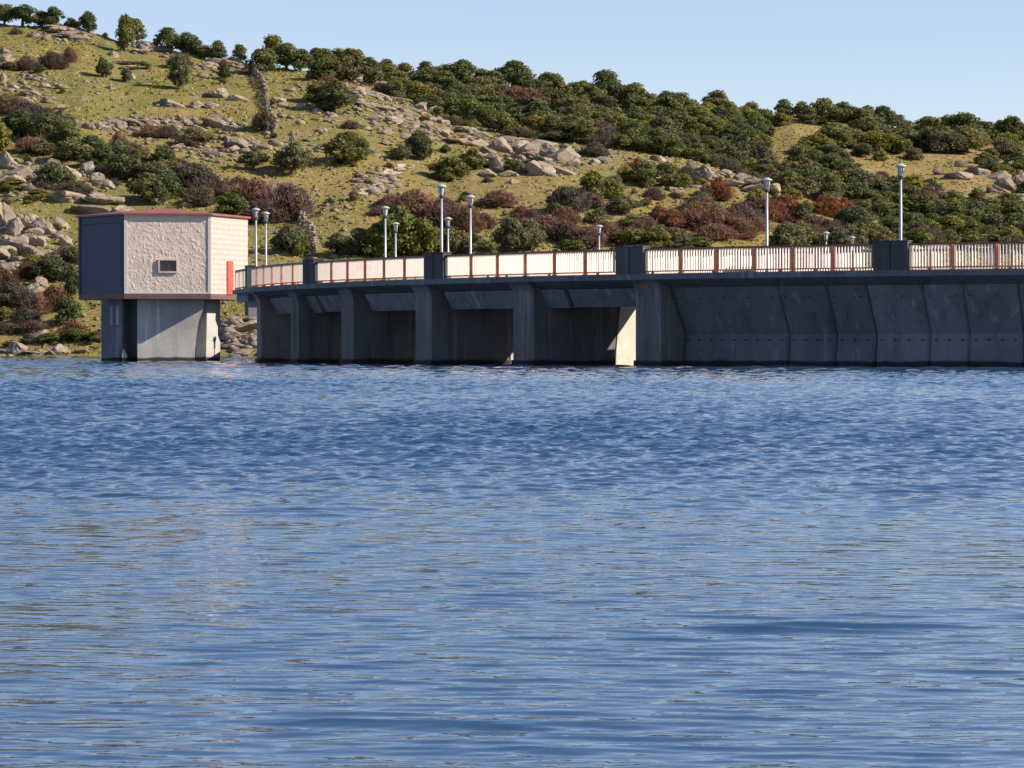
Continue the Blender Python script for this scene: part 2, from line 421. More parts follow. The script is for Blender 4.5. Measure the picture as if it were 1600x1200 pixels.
# spillway piers
PIERS = [192.8, 200.78, 207.78, 214.98, 222.2, 229.5]
PW = 1.7
for k, ph in enumerate(PIERS):
    a = R(ph); er = Vector((cos(a), sin(a), 0)); et = Vector((-sin(a), cos(a), 0))   # et points to growing bearing (right)
    depth_in = 60.6 if k == 5 else 60.3
    mb = MB()
    # vertical outline in the radial plane: nose, flare below the deck, back
    prof = [(depth_in, -1.5), (71.45, -1.5), (71.45, 3.8), (71.52, 4.15), (71.68, 4.42), (71.92, 4.6), (62.2, 4.6), (62.2, 5.9), (depth_in, 5.9)] if k == 5 else [(depth_in, -1.5), (71.45, -1.5), (71.45, 3.8), (71.52, 4.15), (71.68, 4.42), (71.92, 4.6), (depth_in, 4.595)]  # last pier's unseen raised back is added to shade the neighbouring pier
    p0 = Vector((CX, CY, 0))-et*0.0
    pts = [p0+er*r+Vector((0, 0, z)) for r, z in prof]
    mb.extrude(pts, et*PW)
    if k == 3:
        pm = MB(); pm.extrude([p0+er*r+et*(PW+0.002)+Vector((0, 0, z)) for r, z in [(62.0, -1.4), (66.0, -1.4), (66.0, 0.75), (62.0, 0.75)]], et*0.06)  # thin pale slab at the sunlit corner, sunlight put into its colour
        fix_normals(pm.build('sun_patch_slab', M['sun_patch'], dam))
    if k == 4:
        pm = MB(); pm.extrude([p0+er*r+et*(PW+0.002)+Vector((0, 0, z)) for r, z in [(60.4, -1.4), (65.5, -1.4), (64.9, 3.4), (60.4, 3.4)]], et*0.06)  # pale slab shaped to the sunlit strip, the light painted in its colour
        fix_normals(pm.build('sun_patch_slab', M['sun_patch'], dam))
    # low footing step at the water, a few centimetres proud
    ft = [p0+er*r-et*0.06+Vector((0, 0, z)) for r, z in [(depth_in+.3, -1.5), (71.56, -1.5), (71.56, 0.34), (depth_in+.3, 0.34)]]
    mb.extrude(ft, et*(PW+0.12))
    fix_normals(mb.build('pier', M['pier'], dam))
# head beams between the piers
for k in range(5):
    w = math.degrees(PW/71)
    p0, p1 = PIERS[k]+w+0.02, PIERS[k+1]-0.02
    mb = MB()
    sp = p0+(p1-p0)*(0.26 if k in (1, 4) else 0.5)
    if k in (1, 4):
        arc(mb, [(70.1, 3.18), (70.5, 3.18), (71.0, 4.12), (71.0, 4.19), (70.1, 4.19)], p0, sp-0.10)
        arc(mb, [(69.9, 3.22), (70.35, 3.22), (70.9, 4.12), (70.9, 4.19), (69.9, 4.19)], sp+0.10, p1)
    else:
        arc(mb, [(69.9, 3.2), (70.4, 3.2), (70.95, 4.12), (70.95, 4.19), (69.9, 4.19)], p0+0.35, p1)
    fix_normals(mb.build('head_beam', M['concrete'], dam))
# solid wall right of the spillway: separate monoliths with open joints
JO = [229.5+math.degrees(PW/71), 236.3, 238.6, 240.4, 242.85, 244.6, 246.9, 249.2, 251.4, 253.6, 255.8, 258.0, 260.2, 262.0]
rj = random.Random(3)
for k in range(len(JO)-1):
    dr = rj.uniform(-0.05, 0.07); dt = rj.uniform(-0.08, 0.08)
    if k == 0: dr = 0
    mb = MB()
    prof = [(58.0, -1.5), (69.85+dr, -1.5), (69.45+dr, 1.72), (70.80+dr*0.4, 4.195), (58.0, 4.195)]
    a0, a1 = JO[k]+0.012, JO[k+1]-0.012
    st_ = [a0, a0+0.10, a0+0.22]+[a0+(a1-a0)*q for q in (.35, .5, .65)]+[a1-0.22, a1-0.10, a1]
    in_ = [0.16, 0.05, 0, 0, 0, 0, 0, 0.05, 0.16]; kp = len(prof); vv = []; ff = []
    for pa, dd in zip(st_, in_):
        for i_, (r_, z_) in enumerate(prof): vv.append(P(pa, r_-(dd if r_ > 60 else 0), z_))
    for j_ in range(len(st_)-1):
        for i_ in range(kp):
            q0, q1 = j_*kp+i_, j_*kp+(i_+1) % kp; ff.append((q0, q1, q1+kp, q0+kp))
    ff.append(tuple(range(kp-1, -1, -1))); ff.append(tuple((len(st_)-1)*kp+i_ for i_ in range(kp)))
    mb.add(vv, ff)
    # drain holes: short dark collars let into the two faces
    nh = max(2, int((a1-a0)/0.56))
    for j in range(nh):
        pa = a0+(j+0.5)*(a1-a0)/nh
        for (rr_, zz, sz) in (((69.55+dr), 1.42, 0.06), ((70.52+dr*.6), 3.62, 0.05)):
            if zz > 3 and j % 2: continue
            c = P(pa, rr_-0.01, zz)
            mb.box(c, (0.16, sz, sz), R(pa), 1)
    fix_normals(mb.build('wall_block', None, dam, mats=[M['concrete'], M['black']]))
# parapet blocks
BLK = [192.0, 204.74, 217.08, 229.5, 241.9, 254.3]
hb = math.degrees(0.92/71.8)
for b in BLK:
    mb = MB(); h2 = hb if b != 192.0 else hb*0.55
    arc(mb, [(71.45, 4.934), (72.03, 4.934), (72.03, 6.36), (71.45, 6.36)], b-h2, b-0.03, 2)
    arc(mb, [(71.45, 4.934), (72.03, 4.934), (72.03, 6.36), (71.45, 6.36)], b+0.03, b+h2, 2)
    arc(mb, [(71.5, 4.934), (71.95, 4.934), (71.95, 6.30), (71.5, 6.30)], b-0.03, b+0.03, 2)
    arc(mb, [(71.41, 6.363), (72.07, 6.363), (72.07, 6.42), (71.41, 6.42)], b-h2-0.03, b+h2+0.03, 2)
    fix_normals(mb.build('parapet_block', M['parapet'], dam))

# railings: one per bay, with posts, rails and barred panels
def railing(p0, p1, r, label, group, npan=6):
    root = empty('railing', P((p0+p1)/2, r, 4.935), label, 'railing', group)
    mb = MB(); arc(mb, [(r-0.06, 6.17), (r+0.06, 6.17), (r+0.06, 6.27), (r-0.06, 6.27)], p0, p1, 0.8)
    fix_normals(mb.build('top_rail', M['rust_dark'], root))
    mb = MB(); arc(mb, [(r-0.05, 5.02), (r+0.05, 5.02), (r+0.05, 5.09), (r-0.05, 5.09)], p0, p1, 0.8)
    fix_normals(mb.build('bottom_rail', M['rust'], root))
    st = (p1-p0)/npan
    for j in range(npan+1):
        pa = p0+j*st; c = P(pa, r+0.03, 0)
        if j in (0, npan): continue
        mb = MB(); mb.box((c[0], c[1], (4.935+6.165)/2), (0.25, 0.09, 6.165-4.935), R(pa-8))
        mb.box((c[0], c[1], 4.955), (0.26, 0.24, 0.04), R(pa))
        mb.build('post', M['rust'], root)
    for j in range(npan):
        mb = MB(); a0 = p0+j*st; nb = 13
        for i in range(nb):
            pa = a0+(i+0.75)*st/(nb+0.5); c = P(pa, r, 0)
            mb.box((c[0], c[1], (5.09+6.17)/2), (0.125, 0.024, 6.17-5.09-0.004), R(pa-10))
        mb.build('bar_panel', M['white_bar'], root)
    return root
NL = ['white-barred rust-red railing bay directly right of the intake house, most foreshortened',
      'white-barred rust-red railing bay between second and third dark parapet blocks from left',
      'white-barred rust-red railing bay between the third and fourth dark parapet blocks',
      'white-barred rust-red railing bay between the fourth and fifth dark parapet blocks',
      'white-barred rust-red railing bay at the right edge, beyond the last parapet block']
for k in range(5):
    railing(BLK[k]+hb+0.03, BLK[k+1]-hb-0.03, 71.75, NL[k], 'railing bays along the dam crest')
FL = ['railing on the landward edge of the crest, farthest bay near the intake house',
      'railing on the landward edge of the crest, behind the second near bay',
      'railing on the landward edge of the crest, behind the third near bay',
      'railing on the landward edge of the crest, behind the fourth near bay',
      'railing on the landward edge of the crest, at the right picture edge']
for k in range(5):
    railing(BLK[k]+hb, BLK[k+1]-hb+1.5, 62.55, FL[k], 'railing bays on the landward crest edge')

# ------------------------------------------------------------------ intake house on its tower
TY = 232.0
mpp = TY/F
def hp(px, py): return (px-800)*mpp, CAMZ+(HY-py)*mpp
hx, _ = hp(243.2, 0)
HEXR = 134.5*mpp/cos(R(3)); HROT = R(9.2)
Z_FL, Z_EAVE, Z_APEX, Z_BOT = CAMZ+(HY-459)*mpp, CAMZ+(HY-336)*mpp, CAMZ+(HY-321)*mpp, CAMZ+(HY-467)*mpp
HCx, HCy = hx, TY+HEXR*0.866
def hexv(k, rad=HEXR):           # k=0: front-left corner, 1: front-right corner, then on round
    a = R(-120)+k*R(60)+HROT; return (HCx+rad*cos(a), HCy+rad*sin(a))
tower = empty('intake_tower', (HCx, HCy, 0), 'hexagonal pale intake house with flat red roof standing on concrete legs in water', 'intake tower')
mb = MB(); mb.prism([hexv(k) for k in range(6)], Z_BOT, Z_FL-0.004); mb.build('floor_slab', M['fascia'], tower)
mb = MB(); rv = [hexv(k, HEXR+0.22) for k in range(6)]
vs_ = [(x, y, Z_EAVE) for x, y in rv]+[(x, y, Z_EAVE+0.13) for x, y in rv]+[(HCx, HCy, Z_APEX+0.05)]
mb.add(vs_, [(5, 4, 3, 2, 1, 0)]+[(k, (k+1) % 6, 6+(k+1) % 6, 6+k) for k in range(6)]+[(6+k, 6+(k+1) % 6, 12) for k in range(6)])
mb.build('roof', M['roof'], tower)
def facet(k):
    a = Vector((*hexv(k), 0)); b = Vector((*hexv(k+1), 0)); t = (b-a).normalized(); n = Vector((t.y, -t.x, 0)); return a, b, t, n
for k in range(6):
    a, b, t, n = facet(k); L = (b-a).length
    rz = atan2(t.y, t.x); mid = (a+b)/2
    mb = MB()
    if k == 0:      # front: lumpy roughcast, real relief
        nu, nv = 128, 110; h = Z_EAVE-Z_FL
        us = np.linspace(0.20, L-0.20, nu); vsx = np.linspace(0.12, h-0.14, nv)
        UU, VV = np.meshgrid(us, vsx)
        lump = 0.040*np.maximum(0, fbm(UU*6.2, VV*6.2, 2, 31)-0.04)+0.010*fbm(UU*9, VV*9, 2, 41)
        wx0, wx1 = (250-195)*mpp, (276-195)*mpp; wz0, wz1 = (459-424)*mpp, (459-407)*mpp
        inside = (UU > wx0-0.12) & (UU < wx1+0.12) & (VV > wz0-0.12) & (VV < wz1+0.12)
        lump = np.where(inside, 0.0, lump)
        pts = [tuple(a+t*u+n*(-0.05+d)+Vector((0, 0, Z_FL+v))) for u, v, d in zip(UU.ravel(), VV.ravel(), lump.ravel())]
        fs = [(j*nu+i, j*nu+i+1, (j+1)*nu+i+1, (j+1)*nu+i) for j in range(nv-1) for i in range(nu-1)]
        mb.add(pts, fs)
        mb.box(mid-n*0.22+Vector((0, 0, (Z_FL+Z_EAVE)/2)), (L-0.5, 0.2, Z_EAVE-Z_FL-0.01), rz)
        mb.build('wall', M['roughcast'], tower)
        mb = MB()
        for u, wdt in ((0.11, 0.22), (L-0.10, 0.20)):
            mb.box(a+t*u-n*0.06+Vector((0, 0, (Z_FL+Z_EAVE)/2)), (wdt, 0.14, Z_EAVE-Z_FL-0.004), rz)
        mb.box(mid-n*0.06+Vector((0, 0, Z_FL+0.06)), (L-0.44, 0.13, 0.12), rz)
        mb.box(mid-n*0.06+Vector((0, 0, Z_EAVE-0.08)), (L-0.44, 0.13, 0.14), rz)
        mb.build('wall_trim', M['trim'], tower)
        # window
        mb = MB(); cxw = (wx0+wx1)/2; wz = (wz0+wz1)/2+Z_FL; ww = wx1-wx0; wh = wz1-wz0
        c = a+t*cxw+Vector((0, 0, wz))
        for dx, dz, sx, sz in ((0, wh/2+0.05, ww+0.2, 0.10), (0, -wh/2-0.05, ww+0.2, 0.10), (-ww/2-0.05, 0, 0.10, wh), (ww/2+0.05, 0, 0.10, wh)):
            mb.box(c+t*dx+n*0.0+Vector((0, 0, dz)), (sx, 0.16, sz), rz)
        win = mb.build('window', M['roughcast'], tower)
        mb = MB()
        for dx, dz, sx, sz in ((0, wh/2-.035, ww, .07), (0, -wh/2+.035, ww, .07), (-ww/2+.035, 0, .07, wh-.14), (ww/2-.035, 0, .07, wh-.14), (0.0, 0, .07, wh-.14)):
            mb.box(c+t*dx-n*0.03+Vector((0, 0, dz)), (sx, 0.06, sz), rz)
        link = mb; win['_w'] = tuple(tower.location)
        link.build('frame', M['frame'], win)
        mb = MB(); mb.box(c-n*0.045, (ww-0.01, 0.02, wh-0.01), rz); mb.build('glass', M['glass'], win)
        del win['_w']
    elif k == 1:
        mb.box(mid-n*0.12+Vector((0, 0, (Z_FL+Z_EAVE)/2)), (L-0.03, 0.24, Z_EAVE-Z_FL-0.004), rz)
        mb.build('wall', M['board'], tower)
        # red door near the far half, above the footbridge
        u = L*0.50; dh = 53*mpp
        mb = MB(); mb.box(a+t*u+n*0.03+Vector((0, 0, Z_FL+dh/2)), (1.0, 0.10, dh), rz)
        mb.box(a+t*u+n*0.085+Vector((0, 0, Z_FL+dh*0.74)), (0.74, 0.02, dh*0.38), rz)
        mb.box(a+t*u+n*0.085+Vector((0, 0, Z_FL+dh*0.27)), (0.74, 0.02, dh*0.38), rz)
        door = mb.build('door', M['door'], tower)
        door['_w'] = tuple(tower.location)
        mb = MB(); mb.box(a+t*(u-0.4)+n*0.12+Vector((0, 0, Z_FL+1.15)), (0.05, 0.06, 0.18), rz); mb.build('handle', M['pole'], door)
        del door['_w']
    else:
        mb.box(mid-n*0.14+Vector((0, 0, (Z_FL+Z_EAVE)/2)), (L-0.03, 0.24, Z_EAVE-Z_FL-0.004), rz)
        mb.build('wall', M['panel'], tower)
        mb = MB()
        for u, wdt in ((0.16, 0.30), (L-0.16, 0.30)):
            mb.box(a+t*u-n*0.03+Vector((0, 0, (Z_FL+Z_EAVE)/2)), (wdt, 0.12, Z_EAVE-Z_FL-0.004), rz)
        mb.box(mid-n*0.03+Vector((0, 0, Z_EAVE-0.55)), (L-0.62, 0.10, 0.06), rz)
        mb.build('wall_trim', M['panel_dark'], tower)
# pedestal
f0a, f0b, ft, fn = facet(0)
def fpt(px, back, z):     # a point 'back' metres behind the plane of the front facet, seen at photo column px
    ox, oy = f0a.x-fn.x*back, f0a.y-fn.y*back
    u = (px-800)/F      # X = u*Y on the line (ox,oy)+s*ft
    s = (u*oy-ox)/(ft.x-u*ft.y)
    return Vector((ox+ft.x*s, oy+ft.y*s, z))
mb = MB(); BK = 1.45
zb = -1.6; zt = Z_BOT-0.004
prof = [(215, zb), (302.5, zb), (305, 1.0), (308, 2.2), (311, 3.0), (318, 3.9), (320, zt), (215, zt)]
mb.extrude([fpt(px, BK, z) for px, z in prof], -fn*0.9)
fix_normals(mb.build('pedestal_wall', M['concrete_light'], tower))
g0a, g0b, gt, gn = facet(1)
def gpt(px, back):        # likewise on a plane set back from the right-hand facet
    ox, oy = g0a.x-gn.x*back, g0a.y-gn.y*back; u = (px-800)/F
    q = (u*oy-ox)/(gt.x-u*gt.y); return Vector((ox+gt.x*q, oy+gt.y*q, 0))
q0, q1 = gpt(319.5, 1.55), gpt(344, 1.55)
mb = MB()
lw = [(0.06, zb), (1.0, zb), (1.0, zt), (0.16, zt), (0.14, 2.2)]
mb.extrude([q0.lerp(q1, f_)+Vector((0, 0, z)) for f_, z in lw], -gn*0.9)
fix_normals(mb.build('pedestal_leg', M['concrete_light'], tower))
mb = MB(); mb.extrude([fpt(px, BK+0.55, z) for px, z in [(160, zb), (191, zb), (191, zt), (160, zt)]], -fn*2.6)
for (x0, x1) in ((172, 176), (181, 186)):   # staff gauges
    mb.extrude([fpt(px, BK+0.50, z) for px, z in [(x0, 2.7), (x1, 2.7), (x1, 4.1), (x0, 4.1)]], -fn*0.12, 1)
fix_normals(mb.build('pedestal_leg', None, tower, mats=[M['concrete'], M['concrete_light']]))
mb = MB(); mb.prism([hexv(k, 3.4) for k in range(6)], zb, zt); mb.build('shaft', M['concrete'], tower)
mb = MB(); mb.extrude([fpt(px, BK+0.3, z) for px, z in [(191, zb), (199, zb), (198.5, 0.5), (195, 0.85), (191, 0.95)]], -fn*0.4)
fix_normals(mb.build('buttress', M['concrete_light'], tower))

# ------------------------------------------------------------------ footbridge from the dam's end to the house
A0 = Vector((-12.5, 239.6, 0)); a, b, t1, n1 = facet(1)
A1 = a+(b-a)*0.86+n1*0.2; A1.z = 0
bd = (A1-A0).normalized(); bn = Vector((bd.y, -bd.x, 0)); Lb = (A1-A0).length; rzb = atan2(bd.y, bd.x)
mid = (A0+A1)/2
fb = empty('footbridge', (mid.x, mid.y, 4.2), 'short concrete footbridge between the dam end and the intake house', 'footbridge')
mb = MB(); mb.box(mid+Vector((0, 0, 4.785)), (Lb-0.1, 2.2, 0.28), rzb); mb.build('deck', M['concrete'], fb)
mb = MB(); mb.box(mid+Vector((0, 0, 4.02)), (Lb-0.2, 1.4, 1.24), rzb); mb.build('girder', M['concrete'], fb)
for sd, lab in ((1, 'right'), (-1, 'left')):
    g0 = A0+bn*1.0*sd; g1 = A1+bn*1.0*sd
    gm = (g0+g1)/2
    nm = 'footbridge railing on the side nearer the camera, behind the dam end' if sd < 0 else 'footbridge railing on the side away from the camera, behind the dam end'
    rt = empty('railing', (gm.x, gm.y, 4.93), nm, 'railing', 'footbridge railings')
    mb = MB(); mb.box(gm+Vector((0, 0, 6.12)), (Lb-0.3, 0.11, 0.09), rzb); mb.build('top_rail', M['rust_dark'], rt)
    mb = MB(); mb.box(gm+Vector((0, 0, 5.05)), (Lb-0.3, 0.09, 0.07), rzb); mb.build('bottom_rail', M['rust'], rt)
    np_ = 8
    for j in range(np_+1):
        c = g0+(g1-g0)*(0.02+0.96*j/np_); mb = MB(); mb.box(c+Vector((0, 0, 5.50)), (0.12, 0.15, 1.14), rzb); mb.build('post', M['rust'], rt)
    for j in range(np_):
        mb = MB()
        for i in range(12):
            c = g0+(g1-g0)*(0.02+0.96*(j+(i+1)/13)/np_); mb.box(c+Vector((0, 0, 5.58)), (0.075, 0.12, 0.984), rzb)
        mb.build('bar_panel', M['white_bar'], rt)

# short landing past the dam's last parapet block
LQ = [Vector((*P(191.35, 72.0)[:2], 0)), Vector((-19.0, 217.6, 0)), Vector((-15.4, 221.0, 0)), Vector((*P(191.35, 65.0)[:2], 0))]
mb = MB(); mb.prism([(q.x, q.y) for q in reversed(LQ)], 4.64, 4.926); fix_normals(mb.build('landing', M['concrete'], dam))
mb = MB(); ctr = (LQ[0]+LQ[2])/2
mb.prism([((q.x*0.86+ctr.x*0.14), (q.y*0.86+ctr.y*0.14)) for q in reversed(LQ)], 4.1, 4.636); fix_normals(mb.build('landing_beam', M['concrete'], dam))
rl0, rl1 = LQ[0]+Vector((0.22, 0.1, 0)), LQ[1]+Vector((0.22, 0.1, 0)); rd = (rl1-rl0).normalized(); rz_ = atan2(rd.y, rd.x); rm = (rl0+rl1)/2; rL = (rl1-rl0).length
rt = empty('railing', (rm.x, rm.y, 4.93), 'short white-barred railing stub beside the red door, at the dam end', 'railing', 'railing bays along the dam crest')
mb = MB(); mb.box(rm+Vector((0, 0, 6.22)), (rL, 0.12, 0.10), rz_); mb.build('top_rail', M['rust_dark'], rt)
mb = MB(); mb.box(rm+Vector((0, 0, 5.055)), (rL, 0.10, 0.07), rz_); mb.build('bottom_rail', M['rust'], rt)
for j in range(4):
    c = rl0+rd*rL*(0.02+0.32*j); mb = MB(); mb.box(c+Vector((0, 0, 5.548)), (0.14, 0.16, 1.24), rz_); mb.build('post', M['rust'], rt)
for j in range(3):
    mb = MB()
    for i in range(9):
        c = rl0+rd*rL*(0.02+0.32*(j+(i+1)/10)); mb.box(c+Vector((0, 0, 5.63)), (0.03, 0.12, 1.08), rz_+0.15)
    mb.build('bar_panel', M['white_bar'], rt)

# ------------------------------------------------------------------ lamps
def lamp_meshes():
    root = empty('street_lamp', (0, 0, 0))
    mb = MB(); mb.lathe((0, 0, 0), [(0.14, 0), (0.14, 0.05), (0.09, 0.08), (0.085, 0.6), (0.068, 4.60)], 12); mb.build('pole', M['pole'], root, True)
    mb = MB(); mb.lathe((0, 0, 0), [(0.09, 4.60), (0.15, 4.66), (0.15, 4.74), (0.10, 4.78)], 12); mb.build('collar', M['lamp_dark'], root)
    mb = MB(); mb.lathe((0, 0, 0), [(0.115, 4.78), (0.18, 5.20)], 12); mb.build('lantern', M['lamp_glass'], root)
    mb = MB(); mb.lathe((0, 0, 0), [(0.20, 5.20), (0.30, 5.25), (0.29, 5.29), (0.10, 5.40)], 16); mb.build('lamp_cap', M['lamp_cap'], root)
    mb = MB()
    for k in range(4):
        a = k*pi/2+0.5; mb.box((0.17*cos(a), 0.17*sin(a), 4.99), (0.03, 0.03, 0.42), a)
    mb.build('cage_bars', M['lamp_dark'], root)
    return root
def copy_tree(o, parent=None):
    c = o.copy(); COL.objects.link(c); c.parent = parent
    for ch in o.children: copy_tree(ch, c)
    return c
def on_arc(px, r):
    Ys = np.arange(140, 240, 0.05); d = np.abs(np.hypot((px-800)/F*Ys-CX, Ys-CY)-r)
    return float(Ys[d < 0.06][0]) if (d < 0.06).any() else float(Ys[np.argmin(d)])
LAMPS = [  # px, Y (m), label
    (400, on_arc(400, 71.0), 'grey lamp post just right of the intake house, the taller of that pair'),
    (415.5, 219.0, 'short-looking lamp post, second one right of the intake house'),
    (602, on_arc(602, 63.0), 'lamp post in front of big green bush, taller of the pair left of centre'),
    (618, 235.0, 'lamp post in front of big green bush, shorter of the pair left of centre'),
    (690, on_arc(690, 71.1), 'tall lamp post rising behind the third dark parapet block from left'),
    (700, 226.0, 'small lamp post between two tall ones near the third parapet block'),
    (735, on_arc(735, 63.0), 'tall lamp post right of the third parapet block, before purple scrub'),
    (936, 240.0, 'small lamp post left of the fourth parapet block, standing alone'),
    (1198, on_arc(1198, 63.0), 'tall lamp post midway between the fourth and fifth parapet blocks'),
    (1290.5, 254.0, 'tiny distant lamp head above the railing, left of two near fifth block'),
    (1331, 264.0, 'tiny distant lamp head above the railing, right of two near fifth block'),
    (1407, on_arc(1407, 71.1), 'tallest lamp post, rising behind the rightmost dark parapet block')]
lamp0 = lamp_meshes()
for k, (px, Y, lab) in enumerate(LAMPS):
    o = lamp0 if k == 0 else copy_tree(lamp0)
    X = (px-800)/F*Y; r = hypot(X-CX, Y-CY)
    z = 4.93 if (62.2 < r < 72.2 and k != 3 and px < 1250 or px > 1400) else tz(X, Y)
    o.location = (X, Y, z); o.rotation_euler.z = random.uniform(0, 1.5); tag(o, lab, 'lamp post', 'lamp posts along the dam crest')

# ------------------------------------------------------------------ vegetation prototypes
def leaf_quads(rng, C, Nn, size, elong=1.0):
    """C (n,3) centres, Nn (n,3) normals -> quads"""
    n = len(C)
    rnd = rng.normal(size=(n, 3)); T = np.cross(Nn, rnd); T /= np.linalg.norm(T, axis=1)[:, None]+1e-9
    B = np.cross(Nn, T)
    s = size*rng.uniform(0.6, 1.3, (n, 1)); e = s*elong
    return np.stack([C-T*s-B*e*0.6, C+T*s-B*e*0.5, C+T*s*0.55+B*e, C-T*s*0.6+B*e*0.9], 1).reshape(-1, 3)
def proto_crown(seed, w, h, z0, nclump, nleaf, size, flat=1.0, elong=1.0):
    """lumpy crown of many leaf-sized faces: w = half width, h = crown height, z0 = underside"""
    rng = np.random.default_rng(seed); Vs = []
    cl = []; lob = rng.uniform(0, 2*pi); sk = rng.uniform(0.72, 1.0); nclump = int(nclump*rng.uniform(0.75, 1.25))
    for k in range(nclump):
        a = rng.uniform(0, 2*pi); u = sqrt(rng.uniform(0, 1)); v = rng.uniform(0.0, 1.0)
        wz = sqrt(max(0.05, 1-(2*abs(v-0.42))**2.2))
        rad = w*0.76*u*wz*(sk+(1-sk)*cos(2*(a-lob))+0.12*cos(3*a+lob))
        cl.append((rad*cos(a), rad*sin(a), z0+h*(0.12+0.70*v)*(1-0.25*u*u)*rng.uniform(0.9, 1.08), w*rng.uniform(0.17, 0.42)))
    for (x, y, z, r) in cl:
        n = int(nleaf*(r/w/0.35)**2)
        d = rng.normal(size=(n, 3)); d[:, 2] = d[:, 2]*0.9+0.25; d /= np.linalg.norm(d, axis=1)[:, None]
        rr = r*rng.uniform(0.70, 1.12, (n, 1))
        C = np.array([x, y, z])+d*rr*np.array([1, 1, 0.78*flat])
        Nn = d+rng.normal(size=(n, 3))*0.6; Nn /= np.linalg.norm(Nn, axis=1)[:, None]
        Vs.append(leaf_quads(rng, C, Nn, size, elong))
        d2 = rng.normal(size=(12, 3)); d2 /= np.linalg.norm(d2, axis=1)[:, None]
        Vs.append(leaf_quads(rng, np.array([x, y, z])+d2*r*0.42, d2, r*0.36))
    V = np.concatenate(Vs); V[:, 2] = np.maximum(V[:, 2], -0.3); Q = np.arange(len(V)).reshape(-1, 4)
    return V, Q
def proto_twigs(seed, w, h, n):
    """leafless brush: fine upright twigs fanning out of several stools"""
    rng = np.random.default_rng(seed); st = [(rng.uniform(-.62, .62)*w, rng.uniform(-.5, .5)*w, rng.uniform(0.65, 1.0)) for _ in range(9)]
    Vs = []
    for k in range(n):
        sx, sy, sh = st[rng.integers(len(st))]
        tilt = abs(rng.normal(0, 0.75)); a = rng.uniform(0, 2*pi)
        d = np.array([sin(tilt)*cos(a), sin(tilt)*sin(a), cos(tilt)]); Lg = h*sh*rng.uniform(0.45, 0.95)*(1-0.22*tilt)
        p = np.array([sx, sy, 0])+d*Lg*rng.uniform(0.15, 0.9)
        q = p+(d+rng.normal(size=3)*0.35)*h*rng.uniform(0.08, 0.20)
        s = np.cross(d, rng.normal(size=3)); s /= np.linalg.norm(s)+1e-9
        wd = 0.028*rng.uniform(0.6, 1.5)*max(1, w/2.2)
        Vs.append(np.stack([p-s*wd, p+s*wd, q+s*wd*0.5, q-s*wd*0.5]))
    V = np.concatenate(Vs); V[:, 2] = np.maximum(V[:, 2], -0.1); return V, np.arange(len(V)).reshape(-1, 4)
def tube(mb, pts, rads, n=7):
    pts = [Vector(p) for p in pts]; base_ = len(mb.v); vs_ = []; fs = []
    for i, p in enumerate(pts):
        d = (pts[min(i+1, len(pts)-1)]-pts[max(i-1, 0)]).normalized(); s = d.orthogonal().normalized(); u = d.cross(s)
        for k in range(n):
            a = 2*pi*k/n; vs_.append(tuple(p+(s*cos(a)+u*sin(a))*rads[i]))
    for i in range(len(pts)-1):
        for k in range(n): fs.append((i*n+k, i*n+(k+1) % n, (i+1)*n+(k+1) % n, (i+1)*n+k))
    fs.append(tuple((len(pts)-1)*n+k for k in range(n)))
    mb.add(vs_, fs)
def trunk_mesh(seed, h, w, nlimb=5):
    rg = random.Random(seed); mb = MB(); k = rg.uniform(-.25, .25)
    tube(mb, [(0, 0, -0.5), (k*.3, 0, h*0.25), (k, k*.4, h*0.5)], [0.07*h*0.75, 0.055*h*0.75, 0.045*h*0.75])
    for j in range(nlimb):
        a = 2*pi*j/nlimb+rg.uniform(-.4, .4); e = w*rg.uniform(0.22, 0.45)
        tube(mb, [(k, k*.4, h*0.45), (k+e*.5*cos(a), k*.4+e*.5*sin(a), h*0.62), (k+e*cos(a), k*.4+e*sin(a), h*rg.uniform(.58, .72))], [0.03*h, 0.022*h, 0.008*h], 5)
    me = bpy.data.meshes.new('trunk'); me.from_pydata(mb.v, [], mb.f); me.materials.append(M['bark']); return me
def crown_mesh(name, VQ, mat):
    me = mesh_np(name, VQ[0], VQ[1], False); me.materials.append(mat); return me

def twig_dome(seed):
    a, qa = proto_crown(seed, TW*0.96, 6.2, -0.6, 30, 190, 0.085, 1.0, 3.2); b, qb = proto_twigs(seed+7, TW, 5.4, 2600)
    return np.concatenate([a, b]), np.concatenate([qa, qb+len(a)])
PROT = {}
def proto(kind):
    """list of (main_mesh, stem_mesh) at unit size: 2 m wide, 1 m tall times scale later"""
    return PROT[kind]
# trees are modelled 7 m wide x 6.5 m tall and scaled
TW, THT = 3.5, 6.5
PROT['oak'] = [(crown_mesh('oak_crown', proto_crown(100+i, TW, 5.7, 0.8, 28, 150, 0.165), M['oak']), trunk_mesh(200+i, THT, TW)) for i in range(8)]
PROT['round'] = [(crown_mesh('round_crown', proto_crown(120+i, TW, 5.9, 0.5, 28, 150, 0.165), M['oak']), trunk_mesh(220+i, THT, TW)) for i in range(6)]
PROT['olive'] = [(crown_mesh('grey_crown', proto_crown(140+i, TW, 5.6, 0.7, 26, 150, 0.16), M['olive']), trunk_mesh(240+i, THT, TW)) for i in range(4)]
PROT['bright'] = [(crown_mesh('bright_crown', proto_crown(160+i, TW, 6.0, 0.3, 28, 150, 0.165), M['bright']), trunk_mesh(260+i, THT, TW)) for i in range(4)]
for nm, mk, sd in (('purple', 'purple', 300), ('redbrown', 'redbrown', 320), ('greybrown', 'greybrown', 340)):
    PROT[nm] = [(crown_mesh('twig_mass', twig_dome(sd+i), M[mk]), None) for i in range(4)]
